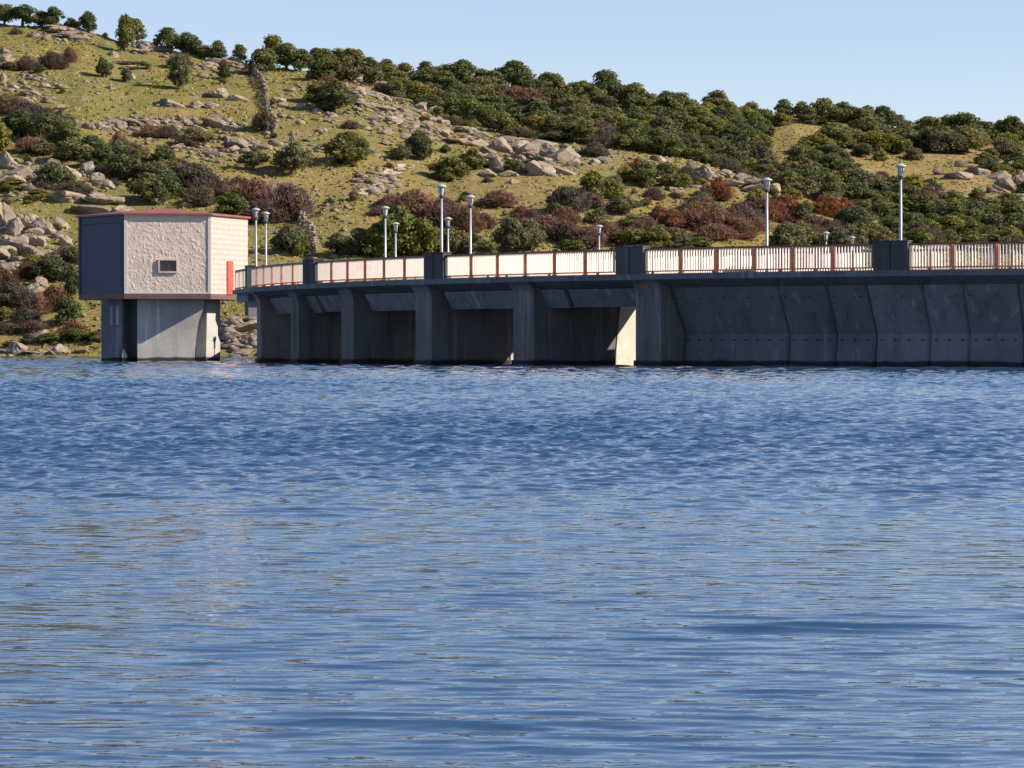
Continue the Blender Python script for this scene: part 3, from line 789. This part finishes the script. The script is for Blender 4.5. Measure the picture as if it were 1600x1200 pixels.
def stems_mesh(seed):
    rg = random.Random(seed); mb = MB()
    for k in range(9):
        x, y = rg.uniform(-2, 2), rg.uniform(-1.6, 1.6); a = rg.uniform(0, 6.28)
        tube(mb, [(x, y, -0.5), (x+.4*cos(a), y+.4*sin(a), 1.8), (x+1.2*cos(a), y+1.2*sin(a), 4.2)], [0.10, 0.07, 0.03], 5)
    me = bpy.data.meshes.new('stems'); me.from_pydata(mb.v, [], mb.f); me.materials.append(M['bark']); return me
ST = [stems_mesh(i) for i in range(3)]

VEG = []      # records for the labels: (object, kind, px, py, height px)
rv = random.Random(21)
INFO = {'oak': ('holm_oak', 'tree', 'crown', 'trunk'), 'round': ('holm_oak', 'tree', 'crown', 'trunk'), 'olive': ('leafy_shrub', 'shrub', 'foliage', 'stem'),
        'bright': ('leafy_shrub', 'shrub', 'foliage', 'stem'), 'purple': ('bare_shrub', 'shrub', 'twigs', 'stem'),
        'redbrown': ('bare_shrub', 'shrub', 'twigs', 'stem'), 'greybrown': ('bare_shrub', 'shrub', 'twigs', 'stem')}
def plant(kind, px, py, wpx, hpx, pos=None, zone=None):
    p = pos if pos is not None else at(px, py)
    m = p.y/F
    w = wpx*m*(1.12 if zone is None else 1); h = hpx*m*(1.10 if zone is None else 1)
    nm, cat, pm, ps = INFO[kind]
    main, stem = rv.choice(PROT[kind])
    root = empty(nm, (p.x, p.y, p.z-(0.15 if zone is None else 0.6))); root['category'] = cat
    root.rotation_euler.z = rv.uniform(0, 6.28)
    root.scale = (w/(2*TW), w/(2*TW)*rv.uniform(0.85, 1.0), h/THT)
    c = bpy.data.objects.new(pm, main); COL.objects.link(c); c.parent = root
    s = bpy.data.objects.new(ps, stem if stem else rv.choice(ST)); COL.objects.link(s); s.parent = root
    VEG.append((root, kind, px, py, hpx, zone)); return root

def ridge2(px): return float(np.interp(px, *RIDGE2))
def ridge1(px): return float(np.interp(px, *RIDGE1))
PL = [ # kind, px, base row, width px, height px
 ('oak', 8, 38, 40, 34), ('oak', 36, 36, 52, 36), ('round', 66, 40, 48, 26), ('oak', 84, 36, 46, 32), ('round', 112, 40, 30, 20), ('round', 138, 42, 36, 34),
 ('round', 196, 82, 50, 62), ('oak', 208, 58, 56, 44), ('oak', 262, 72, 60, 38), ('oak', 292, 66, 44, 36), ('round', 304, 84, 50, 36), ('oak', 340, 82, 44, 34), ('oak', 375, 80, 30, 32), ('round', 320, 92, 46, 22), ('round', 165, 40, 16, 8),
 ('oak', 426, 88, 60, 48), ('oak', 412, 118, 66, 46), ('oak', 448, 108, 60, 44), ('oak', 494, 92, 46, 40), ('oak', 534, 100, 50, 40), ('oak', 470, 112, 52, 36), ('round', 512, 112, 48, 34),
 ('greybrown', 282, 108, 44, 34), ('round', 281, 142, 40, 60), ('round', 163, 122, 38, 34), ('olive', 198, 128, 30, 24), ('round', 350, 124, 30, 26), ('redbrown', 350, 104, 16, 16),
 ('purple', 42, 110, 46, 30), ('purple', 82, 108, 54, 32), ('purple', 108, 98, 26, 32), ('greybrown', 14, 108, 30, 14),
 ('round', 520, 176, 92, 52), ('redbrown', 514, 142, 60, 30), ('round', 500, 162, 60, 36), ('round', 540, 258, 86, 56), ('round', 560, 252, 50, 42), ('round', 655, 250, 56, 48), ('olive', 628, 252, 40, 28),
 ('round', 704, 284, 84, 44), ('round', 738, 266, 46, 36), ('olive', 456, 274, 66, 62), ('olive', 396, 264, 54, 38), ('purple', 232, 214, 60, 24), ('purple', 262, 216, 46, 26), ('purple', 292, 228, 40, 24), ('purple', 186, 232, 26, 32),
 ('greybrown', 416, 206, 34, 46), ('redbrown', 404, 200, 20, 30),
 # dark diagonal belt of scrub on the left
 ('greybrown', 12, 178, 66, 44), ('purple', 40, 196, 70, 44), ('round', 30, 214, 60, 46), ('bright', 2, 236, 44, 48), ('greybrown', 62, 200, 70, 46), ('round', 78, 220, 70, 46), ('purple', 48, 238, 60, 34), ('round', 104, 230, 64, 40), ('olive', 92, 206, 56, 36),
 ('round', 112, 252, 70, 40), ('round', 142, 244, 56, 36), ('olive', 66, 244, 50, 28), ('round', 162, 264, 60, 38), ('round', 190, 280, 70, 44), ('round', 216, 262, 60, 32), ('round', 196, 250, 54, 26), ('olive', 236, 284, 70, 36), ('round', 230, 318, 76, 52), ('round', 256, 312, 70, 50), ('olive', 268, 284, 66, 40), ('greybrown', 300, 290, 76, 48), ('greybrown', 276, 268, 50, 30),
 ('purple', 330, 306, 80, 44), ('greybrown', 318, 320, 60, 40), ('bright', 360, 336, 64, 38), ('purple', 402, 318, 84, 50), ('purple', 446, 344, 84, 70), ('purple', 414, 348, 70, 50), ('purple', 372, 304, 60, 34), ('purple', 470, 330, 36, 44),
 # scrub behind the dam crest
 ('olive', 450, 398, 56, 48), ('round', 470, 398, 40, 40), ('olive', 532, 400, 60, 44), ('round', 562, 398, 50, 46), ('bright', 590, 404, 70, 60), ('bright', 622, 402, 96, 86), ('bright', 660, 404, 70, 70), ('purple', 612, 330, 70, 34), ('purple', 650, 340, 90, 52), ('purple', 694, 352, 80, 58), ('purple', 730, 362, 60, 50), ('olive', 702, 400, 56, 54), ('bright', 762, 404, 60, 30), ('olive', 736, 398, 44, 42),
 ('olive', 796, 396, 76, 60), ('olive', 830, 392, 60, 52), ('purple', 852, 368, 80, 44), ('purple', 884, 378, 70, 44), ('purple', 920, 386, 66, 46), ('purple', 946, 378, 60, 46), ('bright', 896, 394, 50, 22), ('purple', 830, 350, 50, 30),
 ('greybrown', 884, 334, 70, 58), ('bright', 926, 314, 66, 50), ('bright', 956, 312, 50, 44), ('olive', 960, 302, 40, 30), ('bright', 992, 388, 66, 42), ('bright', 1030, 392, 60, 38), ('olive', 1070, 394, 60, 28), ('bright', 1096, 398, 70, 28), ('purple', 1010, 366, 70, 36), ('redbrown', 1050, 350, 40, 30),
 ('round', 1010, 294, 56, 44), ('redbrown', 996, 284, 40, 46), ('round', 1038, 292, 60, 40), ('greybrown', 1072, 280, 36, 26),
 ('purple', 1090, 356, 70, 48), ('purple', 1120, 364, 84, 52), ('purple', 1160, 360, 74, 50), ('redbrown', 1122, 312, 56, 44), ('redbrown', 1196, 342, 56, 44), ('purple', 1178, 330, 50, 30), ('redbrown', 1292, 338, 66, 42), ('redbrown', 1318, 336, 40, 34),
 ('olive', 1232, 392, 70, 52), ('round', 1256, 356, 56, 42), ('purple', 1280, 364, 50, 36), ('olive', 1250, 386, 60, 44), ('olive', 1300, 392, 66, 40), ('olive', 1330, 388, 70, 46), ('greybrown', 1294, 372, 50, 40), ('round', 1352, 376, 60, 40), ('olive', 1380, 390, 60, 44),
 # shore below the house
 ('greybrown', 20, 476, 60, 42), ('redbrown', 8, 464, 50, 52), ('redbrown', 84, 484, 60, 44), ('purple', 60, 490, 50, 40), ('round', 106, 508, 56, 52), ('round', 80, 440, 66, 44), ('olive', 108, 420, 50, 40), ('round', 112, 466, 46, 50), ('greybrown', 40, 506, 52, 34), ('bright', 120, 534, 60, 22), ('bright', 78, 536, 50, 18), ('greybrown', 14, 520, 40, 22), ('bright', 150, 536, 44, 20), ('bright', 50, 420, 50, 24), ('bright', 24, 296, 60, 20), ('bright', 60, 312, 50, 18), ('olive', 92, 360, 24, 16),
 ('olive', 424, 166, 18, 14), ('round', 880, 204, 60, 26), ('olive', 870, 222, 60, 20), ('greybrown', 812, 216, 70, 24), ('round', 838, 268, 54, 28), ('round', 800, 272, 44, 26), ('greybrown', 930, 244, 50, 26),
]
for (k, px, py, w, h) in PL:
    plant(k, px, py, w, h)
    if ((px < 480 and 190 < py < 400) or 328 < py < 520) and rv.random() < 0.62:
        plant(k if rv.random() < 0.7 else rv.choice(['olive', 'round', 'greybrown']), px+rv.uniform(-.45, .45)*w, py+rv.uniform(-8, 7), w*rv.uniform(.45, .8), h*rv.uniform(.5, .8))
def brush(n, x0, x1, y0, y1, kinds, w0, w1):
    for _ in range(n):
        px = rv.uniform(x0, x1); py = rv.uniform(max(y0, ridge1(px)+8), max(y1, ridge1(px)+12)); w = rv.uniform(w0, w1)
        plant(rv.choice(kinds), px, py, w, w*rv.uniform(.45, .72))
brush(34, 780, 1340, 322, 394, ['purple', 'redbrown', 'greybrown', 'olive', 'bright', 'purple'], 30, 74)
brush(26, 1340, 1640, 345, 392, ['olive', 'bright', 'bright', 'round', 'greybrown'], 34, 70)
brush(20, 960, 1260, 262, 330, ['olive', 'purple', 'greybrown', 'bright'], 22, 48)
brush(22, 0, 150, 390, 545, ['redbrown', 'purple', 'round', 'olive', 'greybrown', 'bright'], 24, 56)
brush(16, 60, 330, 220, 330, ['round', 'olive', 'greybrown', 'purple'], 34, 70)
for _ in range(46):
    px = rv.uniform(0, 1100); t_ = ridge1(px)+14; py = rv.uniform(t_, 330); w = rv.uniform(12, 30)
    plant(rv.choice(['olive', 'bright', 'greybrown', 'round']), px, py, w, w*rv.uniform(.5, .75))
# the wood on the far slope: many individual trees, spaced apart, leaving the grassy clearings
occ = []
def far_at(px, py):
    return at(px, py, 640)
clear = [(1240, 205, 44, 9), (1222, 222, 20, 16), (1290, 208, 30, 8), (1430, 262, 46, 13), (1490, 250, 40, 10), (1365, 260, 26, 7), (1510, 282, 50, 12), (1575, 292, 36, 14)]
cnt = 0
rows = []
y = 92.0
def ridge2(px): return float(np.interp(px, *RIDGE2))
def ridge1(px): return float(np.interp(px, *RIDGE1))
tries = 0
while cnt < 315 and tries < 14000:
    tries += 1
    px = rv.uniform(395, 1640)
    top = ridge2(px); bot = ridge1(px)+6
    if bot-top < 10: continue
    v = rv.random()**1.15; py = top+2+(bot-top)*v
    if any(abs(px-cx)/a_ < 1.1 and -1.2 < (py-4-cy)/b_ < 2.3 for cx, cy, a_, b_ in clear): continue
    dmin = 0.0; okp = True
    for (qx, qy) in occ:
        if ((px-qx)/20.5)**2+((py-qy)/8.6)**2 < 1: okp = False; break
    if not okp: continue
    p = far_at(px, py)
    if p.y < 640: continue
    occ.append((px, py)); cnt += 1
    low = (py-top)/(bot-top+1e-6)
    sc_ = 0.62+0.82*rv.random()**1.3
    if py-top < 12:
        kind = rv.choice(['oak', 'oak', 'round']); sc_ = max(sc_, 0.85); w, h = 62*sc_, 40*sc_
    else:
        kind = rv.choices(['round', 'oak', 'olive', 'bright', 'greybrown', 'purple'], [4.5, 2, 2, 1.3+1.5*low, 0.6, 0.4])[0]; w, h = 62*sc_, 36*sc_
    plant(kind, px, py, w, h, p, 'far')

# ------------------------------------------------------------------ boulders
def rock_mesh(seed, nsub=4):
    import bmesh
    rg = np.random.default_rng(seed); bm = bmesh.new(); bmesh.ops.create_icosphere(bm, subdivisions=nsub, radius=1.0)
    planes = [(lambda d: d/np.linalg.norm(d))(rg.normal(size=3)) for _ in range(15)]
    offs = rg.uniform(0.48, 0.92, 15); o1 = rg.uniform(0, 50, 3)
    for v in bm.verts:
        p = np.array(v.co)
        for d, o in zip(planes, offs):
            e = p@d-o
            if e > 0: p = p-d*e*0.985
        v.co = p
    co = np.array([v.co[:] for v in bm.verts])
    nz = fbm(co[:, 0]*1.7+o1[0]+co[:, 2]*0.9, co[:, 1]*1.7+o1[1]-co[:, 2]*1.1, 4, seed)
    cr = np.abs(fbm(co[:, 0]*1.1+o1[1]-co[:, 2]*0.5, co[:, 1]*1.1+o1[2]+co[:, 2]*1.6, 2, seed+5))
    co = co*(1+0.15*nz-0.17*np.clip(1-cr/0.07, 0, 1))[:, None]
    for v, c in zip(bm.verts, co): v.co = c
    me = bpy.data.meshes.new('boulder'); bm.to_mesh(me); bm.free(); me.materials.append(M['rock'])
    return me
RK = [rock_mesh(500+i) for i in range(9)]
ROCKS = []
def rock(px, py, w, h, deep=0.55, tilt=None, pos=None, far=False):
    p = pos if pos is not None else (far_at(px, py) if far else at(px, py))
    m = p.y/F; hw = w*m/2; hh = h*m
    o = bpy.data.objects.new('boulder', rv.choice(RK)); COL.objects.link(o)
    o.location = (p.x, p.y, p.z+hh*0.12); o.scale = (hw*1.4, hw*rv.uniform(0.8, 1.3), hh*0.80)
    o.rotation_euler = (rv.uniform(-.15, .15), tilt if tilt is not None else rv.uniform(-.2, .25), rv.choice([0, pi])+rv.uniform(-.5, .5))
    ROCKS.append((o, px, py, w)); return o
RL = [ # px, base row, width, height
 (12, 262, 34, 24), (34, 276, 44, 22), (26, 290, 30, 20), (58, 272, 30, 22), (64, 292, 44, 24), (86, 284, 28, 22), (84, 264, 34, 18), (108, 276, 28, 18), (120, 296, 50, 18), (96, 300, 30, 18), (134, 270, 22, 26), (150, 286, 24, 18), (112, 312, 54, 16), (150, 318, 50, 16), (176, 316, 44, 14), (140, 330, 60, 14), (186, 334, 40, 14), (48, 300, 30, 14), (8, 288, 26, 18), (70, 306, 36, 14), (172, 296, 20, 14),
 (4, 352, 34, 44), (26, 362, 34, 26), (46, 356, 34, 24), (68, 364, 34, 26), (56, 372, 30, 16), (96, 358, 26, 22), (20, 384, 60, 20), (10, 404, 50, 22), (42, 396, 46, 18), (60, 384, 40, 16), (14, 424, 48, 22), (36, 416, 40, 16), (66, 404, 34, 18), (104, 382, 20, 20), (4, 440, 20, 20), (58, 446, 26, 16), (56, 462, 30, 18), (44, 458, 18, 16),
 (66, 532, 32, 26), (26, 552, 30, 26), (90, 554, 30, 16), (60, 553, 40, 5), (12, 553, 22, 6), (130, 552, 30, 5),
 (380, 552, 50, 8), (360, 544, 40, 10), (396, 538, 40, 14), (372, 530, 44, 12), (358, 518, 36, 12), (388, 514, 50, 14), (400, 500, 40, 12), (366, 504, 30, 10),
 # pale slabs near the ridge
 (100, 46, 60, 8), (112, 56, 50, 8), (84, 50, 30, 8), (122, 64, 30, 10), (232, 76, 50, 12), (250, 80, 40, 8), (216, 84, 30, 8), (178, 90, 20, 12), (190, 100, 44, 7), (202, 108, 40, 6), (345, 102, 40, 14), (326, 106, 30, 10), (370, 100, 24, 12), (12, 96, 30, 12), (28, 104, 24, 8), (10, 84, 16, 10),
 (6, 128, 14, 16), (22, 140, 16, 12), (36, 130, 12, 8), (70, 138, 14, 8), (135, 130, 10, 6), (204, 124, 14, 12), (50, 148, 30, 10), (78, 160, 24, 8), (94, 172, 24, 8),
 (270, 168, 44, 12), (308, 168, 28, 12), (340, 150, 34, 18), (370, 158, 40, 10), (334, 168, 24, 10), (300, 150, 10, 6), (172, 140, 16, 7),
 (120, 198, 14, 12), (138, 200, 20, 14), (160, 202, 22, 12), (184, 198, 24, 10), (210, 196, 30, 10), (236, 194, 30, 9), (260, 192, 16, 8), (340, 198, 40, 14), (312, 206, 22, 12), (360, 204, 30, 10), (290, 196, 18, 9), (326, 244, 26, 12), (360, 238, 30, 12), (376, 232, 40, 18), (410, 234, 30, 14), (356, 220, 14, 8), (280, 232, 30, 8),
 (250, 320, 26, 14), (290, 322, 20, 8), (432, 160, 24, 10), (440, 168, 20, 8), (470, 170, 20, 8), (440, 185, 14, 6), (518, 268, 10, 6), (460, 212, 16, 8), (486, 222, 22, 8),
 # rocky spine right of the wall
 (490, 124, 30, 12), (512, 120, 30, 12), (532, 124, 34, 14), (556, 128, 34, 14), (580, 134, 36, 14), (602, 140, 36, 14), (626, 146, 34, 12), (650, 152, 36, 14), (668, 160, 30, 12), (560, 146, 30, 12), (590, 152, 34, 12), (616, 160, 34, 14), (574, 166, 30, 10), (600, 172, 34, 12), (632, 178, 36, 12), (656, 172, 28, 12), (580, 188, 28, 10), (610, 192, 36, 12), (640, 198, 30, 10), (666, 200, 34, 12), (690, 194, 30, 10), (602, 210, 26, 12), (690, 212, 40, 12), (724, 206, 34, 10), (750, 214, 34, 12), (716, 224, 44, 12), (742, 228, 40, 14), (636, 214, 22, 8), (604, 226, 20, 8),
 # big broken outcrop
 (786, 238, 34, 26), (830, 244, 56, 26), (858, 246, 40, 24), (882, 250, 40, 28), (816, 236, 40, 18), (896, 262, 24, 16), (770, 252, 24, 18), (778, 266, 24, 24), (840, 272, 40, 24), (864, 268, 34, 20), (830, 268, 24, 18), (880, 272, 36, 16), (850, 254, 26, 14), (764, 276, 26, 12), (790, 276, 30, 10), (800, 288, 22, 8), (940, 256, 24, 14), (926, 258, 20, 10), (805, 222, 50, 12), (850, 226, 44, 10), (760, 240, 22, 12),
 # path stones and lower ground
 (620, 268, 24, 6), (604, 276, 26, 7), (590, 286, 28, 8), (580, 298, 26, 8), (640, 262, 18, 5), (512, 324, 14, 8), (542, 326, 12, 7), (555, 310, 12, 5), (786, 306, 14, 5),
 # spine on the right
 (1084, 268, 26, 22), (1104, 280, 40, 22), (1130, 276, 34, 12), (1156, 282, 34, 12), (1180, 290, 36, 14), (1144, 290, 40, 12), (1206, 296, 30, 12), (1170, 300, 44, 10), (1250, 292, 24, 10), (1270, 298, 22, 11), (1248, 320, 20, 8), (1326, 346, 60, 14), (1356, 352, 44, 14), (1300, 326, 50, 12), (1010, 258, 26, 10), (1030, 252, 24, 10), (1050, 300, 24, 10),
 (966, 392, 34, 10), (990, 390, 40, 12), (1052, 392, 24, 8), (1150, 372, 30, 8), (840, 398, 20, 6), (1080, 396, 16, 7),
]
for (px, py, w, h) in RL: rock(px, py, w, h)
for (px, py, w, h) in [(1508, 262, 30, 12), (1530, 272, 40, 14), (1500, 278, 40, 12), (1560, 280, 36, 18), (1584, 270, 30, 20), (1574, 296, 34, 22), (1596, 290, 30, 24), (1556, 302, 34, 16), (1584, 316, 36, 20), (1604, 310, 30, 22), (1548, 316, 30, 12), (1598, 334, 34, 16), (1470, 272, 24, 8), (1352, 268, 20, 6)]:
    rock(px, py, w, h, far=True)
# low rocks just over the right-hand railing
for (px, py, w, h) in [(1440, 384, 50, 12), (1476, 380, 50, 14), (1508, 382, 46, 16), (1546, 382, 54, 16), (1586, 380, 50, 14), (1456, 392, 50, 12), (1530, 392, 60, 12), (1570, 392, 50, 12), (1420, 390, 40, 10)]:
    rock(px, py, w, h)

# scattered small stones: nobody could count them, one object
def scatter_stones(n):
    protos = []
    for i in range(4):
        me = rock_mesh(600+i, 1); protos.append((np.array([v.co[:] for v in me.vertices]), np.array([p.vertices[:] for p in me.polygons])))
    g = np.random.default_rng(9); Vs = []; Fs = []; b = 0; k = 0; tr = 0
    while k < n and tr < n*12:
        tr += 1
        Y = g.uniform(450, 760); X = (g.uniform(-20, 1330)-800)/F*Y
        den = float(fbm(X/22, Y/22, 3, 77))+0.35*float(fbm(X/6, Y/6, 2, 78))
        if den < g.uniform(-0.05, 0.35): continue
        v, f = protos[g.integers(4)]; s = 0.22+0.65*g.random()**2.6
        a = g.uniform(0, 6.28); ca, sa = cos(a), sin(a)
        sx, sy, sz = s*g.uniform(.8, 1.7), s*g.uniform(.7, 1.1), s*g.uniform(.45, .8)
        w = v*np.array([sx, sy, sz]); w = np.stack([w[:, 0]*ca-w[:, 1]*sa, w[:, 0]*sa+w[:, 1]*ca, w[:, 2]], 1)+np.array([X, Y, tz(X, Y)+sz*0.25])
        Vs.append(w); Fs.append(f+b); b += len(v); k += 1
    for (cx, cy, ax, ay, nn) in [(70, 282, 110, 36, 130), (40, 400, 80, 60, 130), (590, 160, 110, 46, 420), (690, 205, 70, 24, 160), (830, 250, 90, 30, 120), (1150, 286, 110, 18, 120), (250, 196, 130, 10, 150), (340, 232, 70, 24, 110), (110, 56, 60, 14, 60), (260, 78, 60, 14, 70), (40, 140, 60, 26, 90), (590, 284, 40, 20, 80), (380, 526, 40, 26, 90), (470, 200, 60, 60, 90), (1490, 384, 110, 8, 120), (330, 110, 60, 14, 60)]:
        for _ in range(int(nn*1.25)):
            a = g.uniform(0, 6.28); u = sqrt(g.random()); p = at(cx+ax*u*cos(a), cy+ay*u*sin(a))
            v, f = protos[g.integers(4)]; s = 0.30+0.95*g.random()**2.0; a = g.uniform(-.6, .6); ca, sa = cos(a), sin(a)
            sx, sy, sz = s*g.uniform(.9, 2.0), s*g.uniform(.7, 1.1), s*g.uniform(.35, .8)
            w = v*np.array([sx, sy, sz]); w = np.stack([w[:, 0]*ca-w[:, 1]*sa, w[:, 0]*sa+w[:, 1]*ca, w[:, 2]], 1)+np.array([p.x, p.y, p.z+sz*0.25])
            Vs.append(w); Fs.append(f+b); b += len(v)
    o = bpy.data.objects.new('small_stones', mesh_np('small_stones', np.concatenate(Vs), np.concatenate(Fs), False)); COL.objects.link(o)
    o.data.materials.append(M['rock']); tag(o, 'small granite stones strewn over the grassy slope', 'stones', kind='stuff')
scatter_stones(3200)

# grass tussocks
def tussocks(n):
    g = np.random.default_rng(19)
    Y = g.uniform(450, 985, n); px = g.uniform(-40, 1640, n); X = (px-800)/F*Y
    den = fbm(X/14, Y/14, 3, 61)
    keep = den > g.uniform(-0.5, 0.35, n); X = X[keep]; Y = Y[keep]; n = len(X); Z = terrain_z(X, Y)
    Vs = []
    for j in range(4):
        a = g.uniform(0, 6.28, n); h = g.uniform(0.06, 0.26, n)*(1+0.6*(g.random(n) > 0.93)); w = g.uniform(0.12, 0.34, n)
        ox = g.uniform(-.3, .3, n); oy = g.uniform(-.3, .3, n)
        q = np.stack([np.stack([X+ox-w*np.cos(a), Y+oy-w*np.sin(a), Z-0.1], 1), np.stack([X+ox+w*np.cos(a), Y+oy+w*np.sin(a), Z-0.1], 1),
                      np.stack([X+ox+w*0.7*np.cos(a)+.1, Y+oy+w*.7*np.sin(a), Z+h], 1), np.stack([X+ox-w*0.7*np.cos(a)-.1, Y+oy-w*.7*np.sin(a)+.1, Z+h*0.9], 1)], 1)
        Vs.append(q.reshape(-1, 3))
    V = np.concatenate(Vs); o = bpy.data.objects.new('grass_tussocks', mesh_np('grass_tussocks', V, np.arange(len(V)).reshape(-1, 4), False)); COL.objects.link(o)
    t = NT('tussock_grass'); v = t.coords('World')
    c = t.ramp(t.noise(v, 0.06, 5, 0.7), [(0.35, (0.120, 0.124, 0.028)), (0.52, (0.230, 0.205, 0.050)), (0.66, (0.320, 0.230, 0.080))])
    o.data.materials.append(t.fin(c, 0.9, spec=0.1)); tag(o, 'green and straw-coloured grass tussocks covering the hillside', 'grass', kind='stuff')
tussocks(60000)

# dry stone wall running up the slope, in two runs
def stone_wall(pts, label, h=1.7):
    g = random.Random(len(pts)); P3 = [at(x, y) for x, y in pts]; mb = MB(); import bmesh
    me = RK[2]; v0 = [v.co.copy() for v in rock_mesh(700, 1).vertices]; me1 = rock_mesh(700, 1); f0 = [tuple(p.vertices) for p in me1.polygons]
    dens = []
    for a_, b_ in zip(P3[:-1], P3[1:]):
        L = (b_-a_).length; n = max(2, int(L/0.75))
        for i in range(n):
            q = a_.lerp(b_, i/n); q.x += g.uniform(-.25, .25)
            z0 = tz(q.x, q.y); hh = h*g.uniform(0.7, 1.15); z = -0.2
            while z < hh:
                s = g.uniform(0.34, 0.55); rot = Matrix.Rotation(g.uniform(0, 6.28), 3, 'Z')@Matrix.Rotation(g.uniform(-.4, .4), 3, 'X')
                c = Vector((q.x+g.uniform(-.22, .22), q.y+g.uniform(-.2, .2), z0+z+s*0.4))
                mb.add([c+rot@Vector((v.x*s*1.25, v.y*s, v.z*s*0.75)) for v in v0], f0); z += s*0.85
    o = mb.build('stone_wall', M['rock']); return tag(o, label, 'stone wall', 'dry stone wall runs on the slope')
stone_wall([(388, 112), (400, 122), (410, 134), (415, 150), (416, 166), (420, 182), (428, 196), (430, 214)], 'tumbled dry stone wall winding down the slope below the ridge trees')
stone_wall([(462, 340), (474, 352), (484, 362), (490, 376), (492, 400)], 'lower stretch of dry stone wall between bushes just above the railing')

# worn footpath on the slope
def path():
    pts = [(640, 258), (622, 266), (604, 276), (590, 288), (576, 300), (560, 306), (540, 304)]
    P3 = [at(x, y) for x, y in pts]; V = []; Fc = []; g = random.Random(4); L = []
    for a_, b_ in zip(P3[:-1], P3[1:]):
        for i in range(6): L.append(a_.lerp(b_, i/6))
    for i, q in enumerate(L):
        w = 1.1+0.5*sin(i*0.9)+g.uniform(-.2, .2)
        for j in range(5):
            x = q.x+(j-2)/2*w; y = q.y+(j-2)*0.15; V.append((x, y, tz(x, y)+0.10))
    for i in range(len(L)-1):
        for j in range(4): Fc.append((i*5+j, i*5+j+1, (i+1)*5+j+1, (i+1)*5+j))
    o = link_mesh('path', V, Fc, mat_paint('path_gravel', (0.36, 0.28, 0.21), 0.95, 0.3, scale=0.9)); tag(o, kind='structure')
path()

# ------------------------------------------------------------------ labels for plants and boulders
def xphrase(px):
    for lim, s in ((123, 'left of the intake house'), (255, "above the house's left half"), (387, "above the house's right half"), (494, 'right of the house'), (602, 'left of the lamp pair'),
                   (683, 'left of the third parapet block'), (735, 'above the third parapet block'), (840, 'right of the central tall lamp'), (936, 'left of the lone small lamp'),
                   (1060, 'above the fourth parapet block'), (1130, 'left of the next tall lamp'), (1198, 'just left of that lamp'), (1290, 'right of that tall lamp'), (1407, 'left of the tallest lamp'), (1510, 'right of the tallest lamp'), (9e9, 'at the right edge')):
        if px < lim: return s
def yphrase(px, py, h):
    top = min(ridge1(px), ridge2(px))
    if py-top < 12: return 'on the skyline'
    f = (py-top)/(420-top) if px > 390 else (py-top)/(555-top)
    return 'high up' if f < 0.22 else 'upper slope' if f < 0.42 else 'mid slope' if f < 0.62 else 'low slope' if f < 0.82 else 'at the foot'
ORD = ['first', 'second', 'third', 'fourth', 'fifth', 'sixth', 'seventh', 'eighth', 'ninth', 'tenth', 'eleventh', 'twelfth', 'thirteenth', 'fourteenth', 'fifteenth', 'sixteenth', 'seventeenth', 'eighteenth', 'nineteenth', 'twentieth']
LOOK = {'oak': 'dark holm oak', 'round': 'dark round holm oak', 'olive': 'grey-green bush', 'bright': 'yellow-green bush', 'purple': 'purple-brown leafless brush', 'redbrown': 'red-brown dry bush', 'greybrown': 'grey-brown leafless brush'}
GRP = {'oak': 'holm oaks on the hillside', 'round': 'holm oaks on the hillside', 'olive': 'green bushes on the slope', 'bright': 'green bushes on the slope', 'purple': 'leafless brush on the slope', 'redbrown': 'leafless brush on the slope', 'greybrown': 'leafless brush on the slope'}
cells = {}
for rec in VEG:
    o, k, px, py, h, zn = rec; cells.setdefault((LOOK[k], yphrase(px, py, h), xphrase(px)), []).append(rec)
for (lk, yp, xp), L in cells.items():
    L.sort(key=lambda r_: r_[2])
    for i, r_ in enumerate(L):
        s = f'{lk} {yp} {xp}' if len(L) == 1 else f'{lk} {yp} {xp}, {ORD[i]} from left'
        tag(r_[0], s, None, GRP[r_[1]])
cells = {}
for o, px, py, w in ROCKS:
    sz = 'large' if w >= 40 else 'middling' if w >= 26 else 'small'
    cells.setdefault((sz+' granite boulder', yphrase(px, py, w), xphrase(px)), []).append((o, px))
for (lk, yp, xp), L in cells.items():
    L.sort(key=lambda r_: r_[1])
    for i, (o, _) in enumerate(L):
        tag(o, f'{lk} {yp} {xp}' if len(L) == 1 else f'{lk} {yp} {xp}, {ORD[min(i, 13)]} from left', 'boulder', 'granite boulders on the slope')
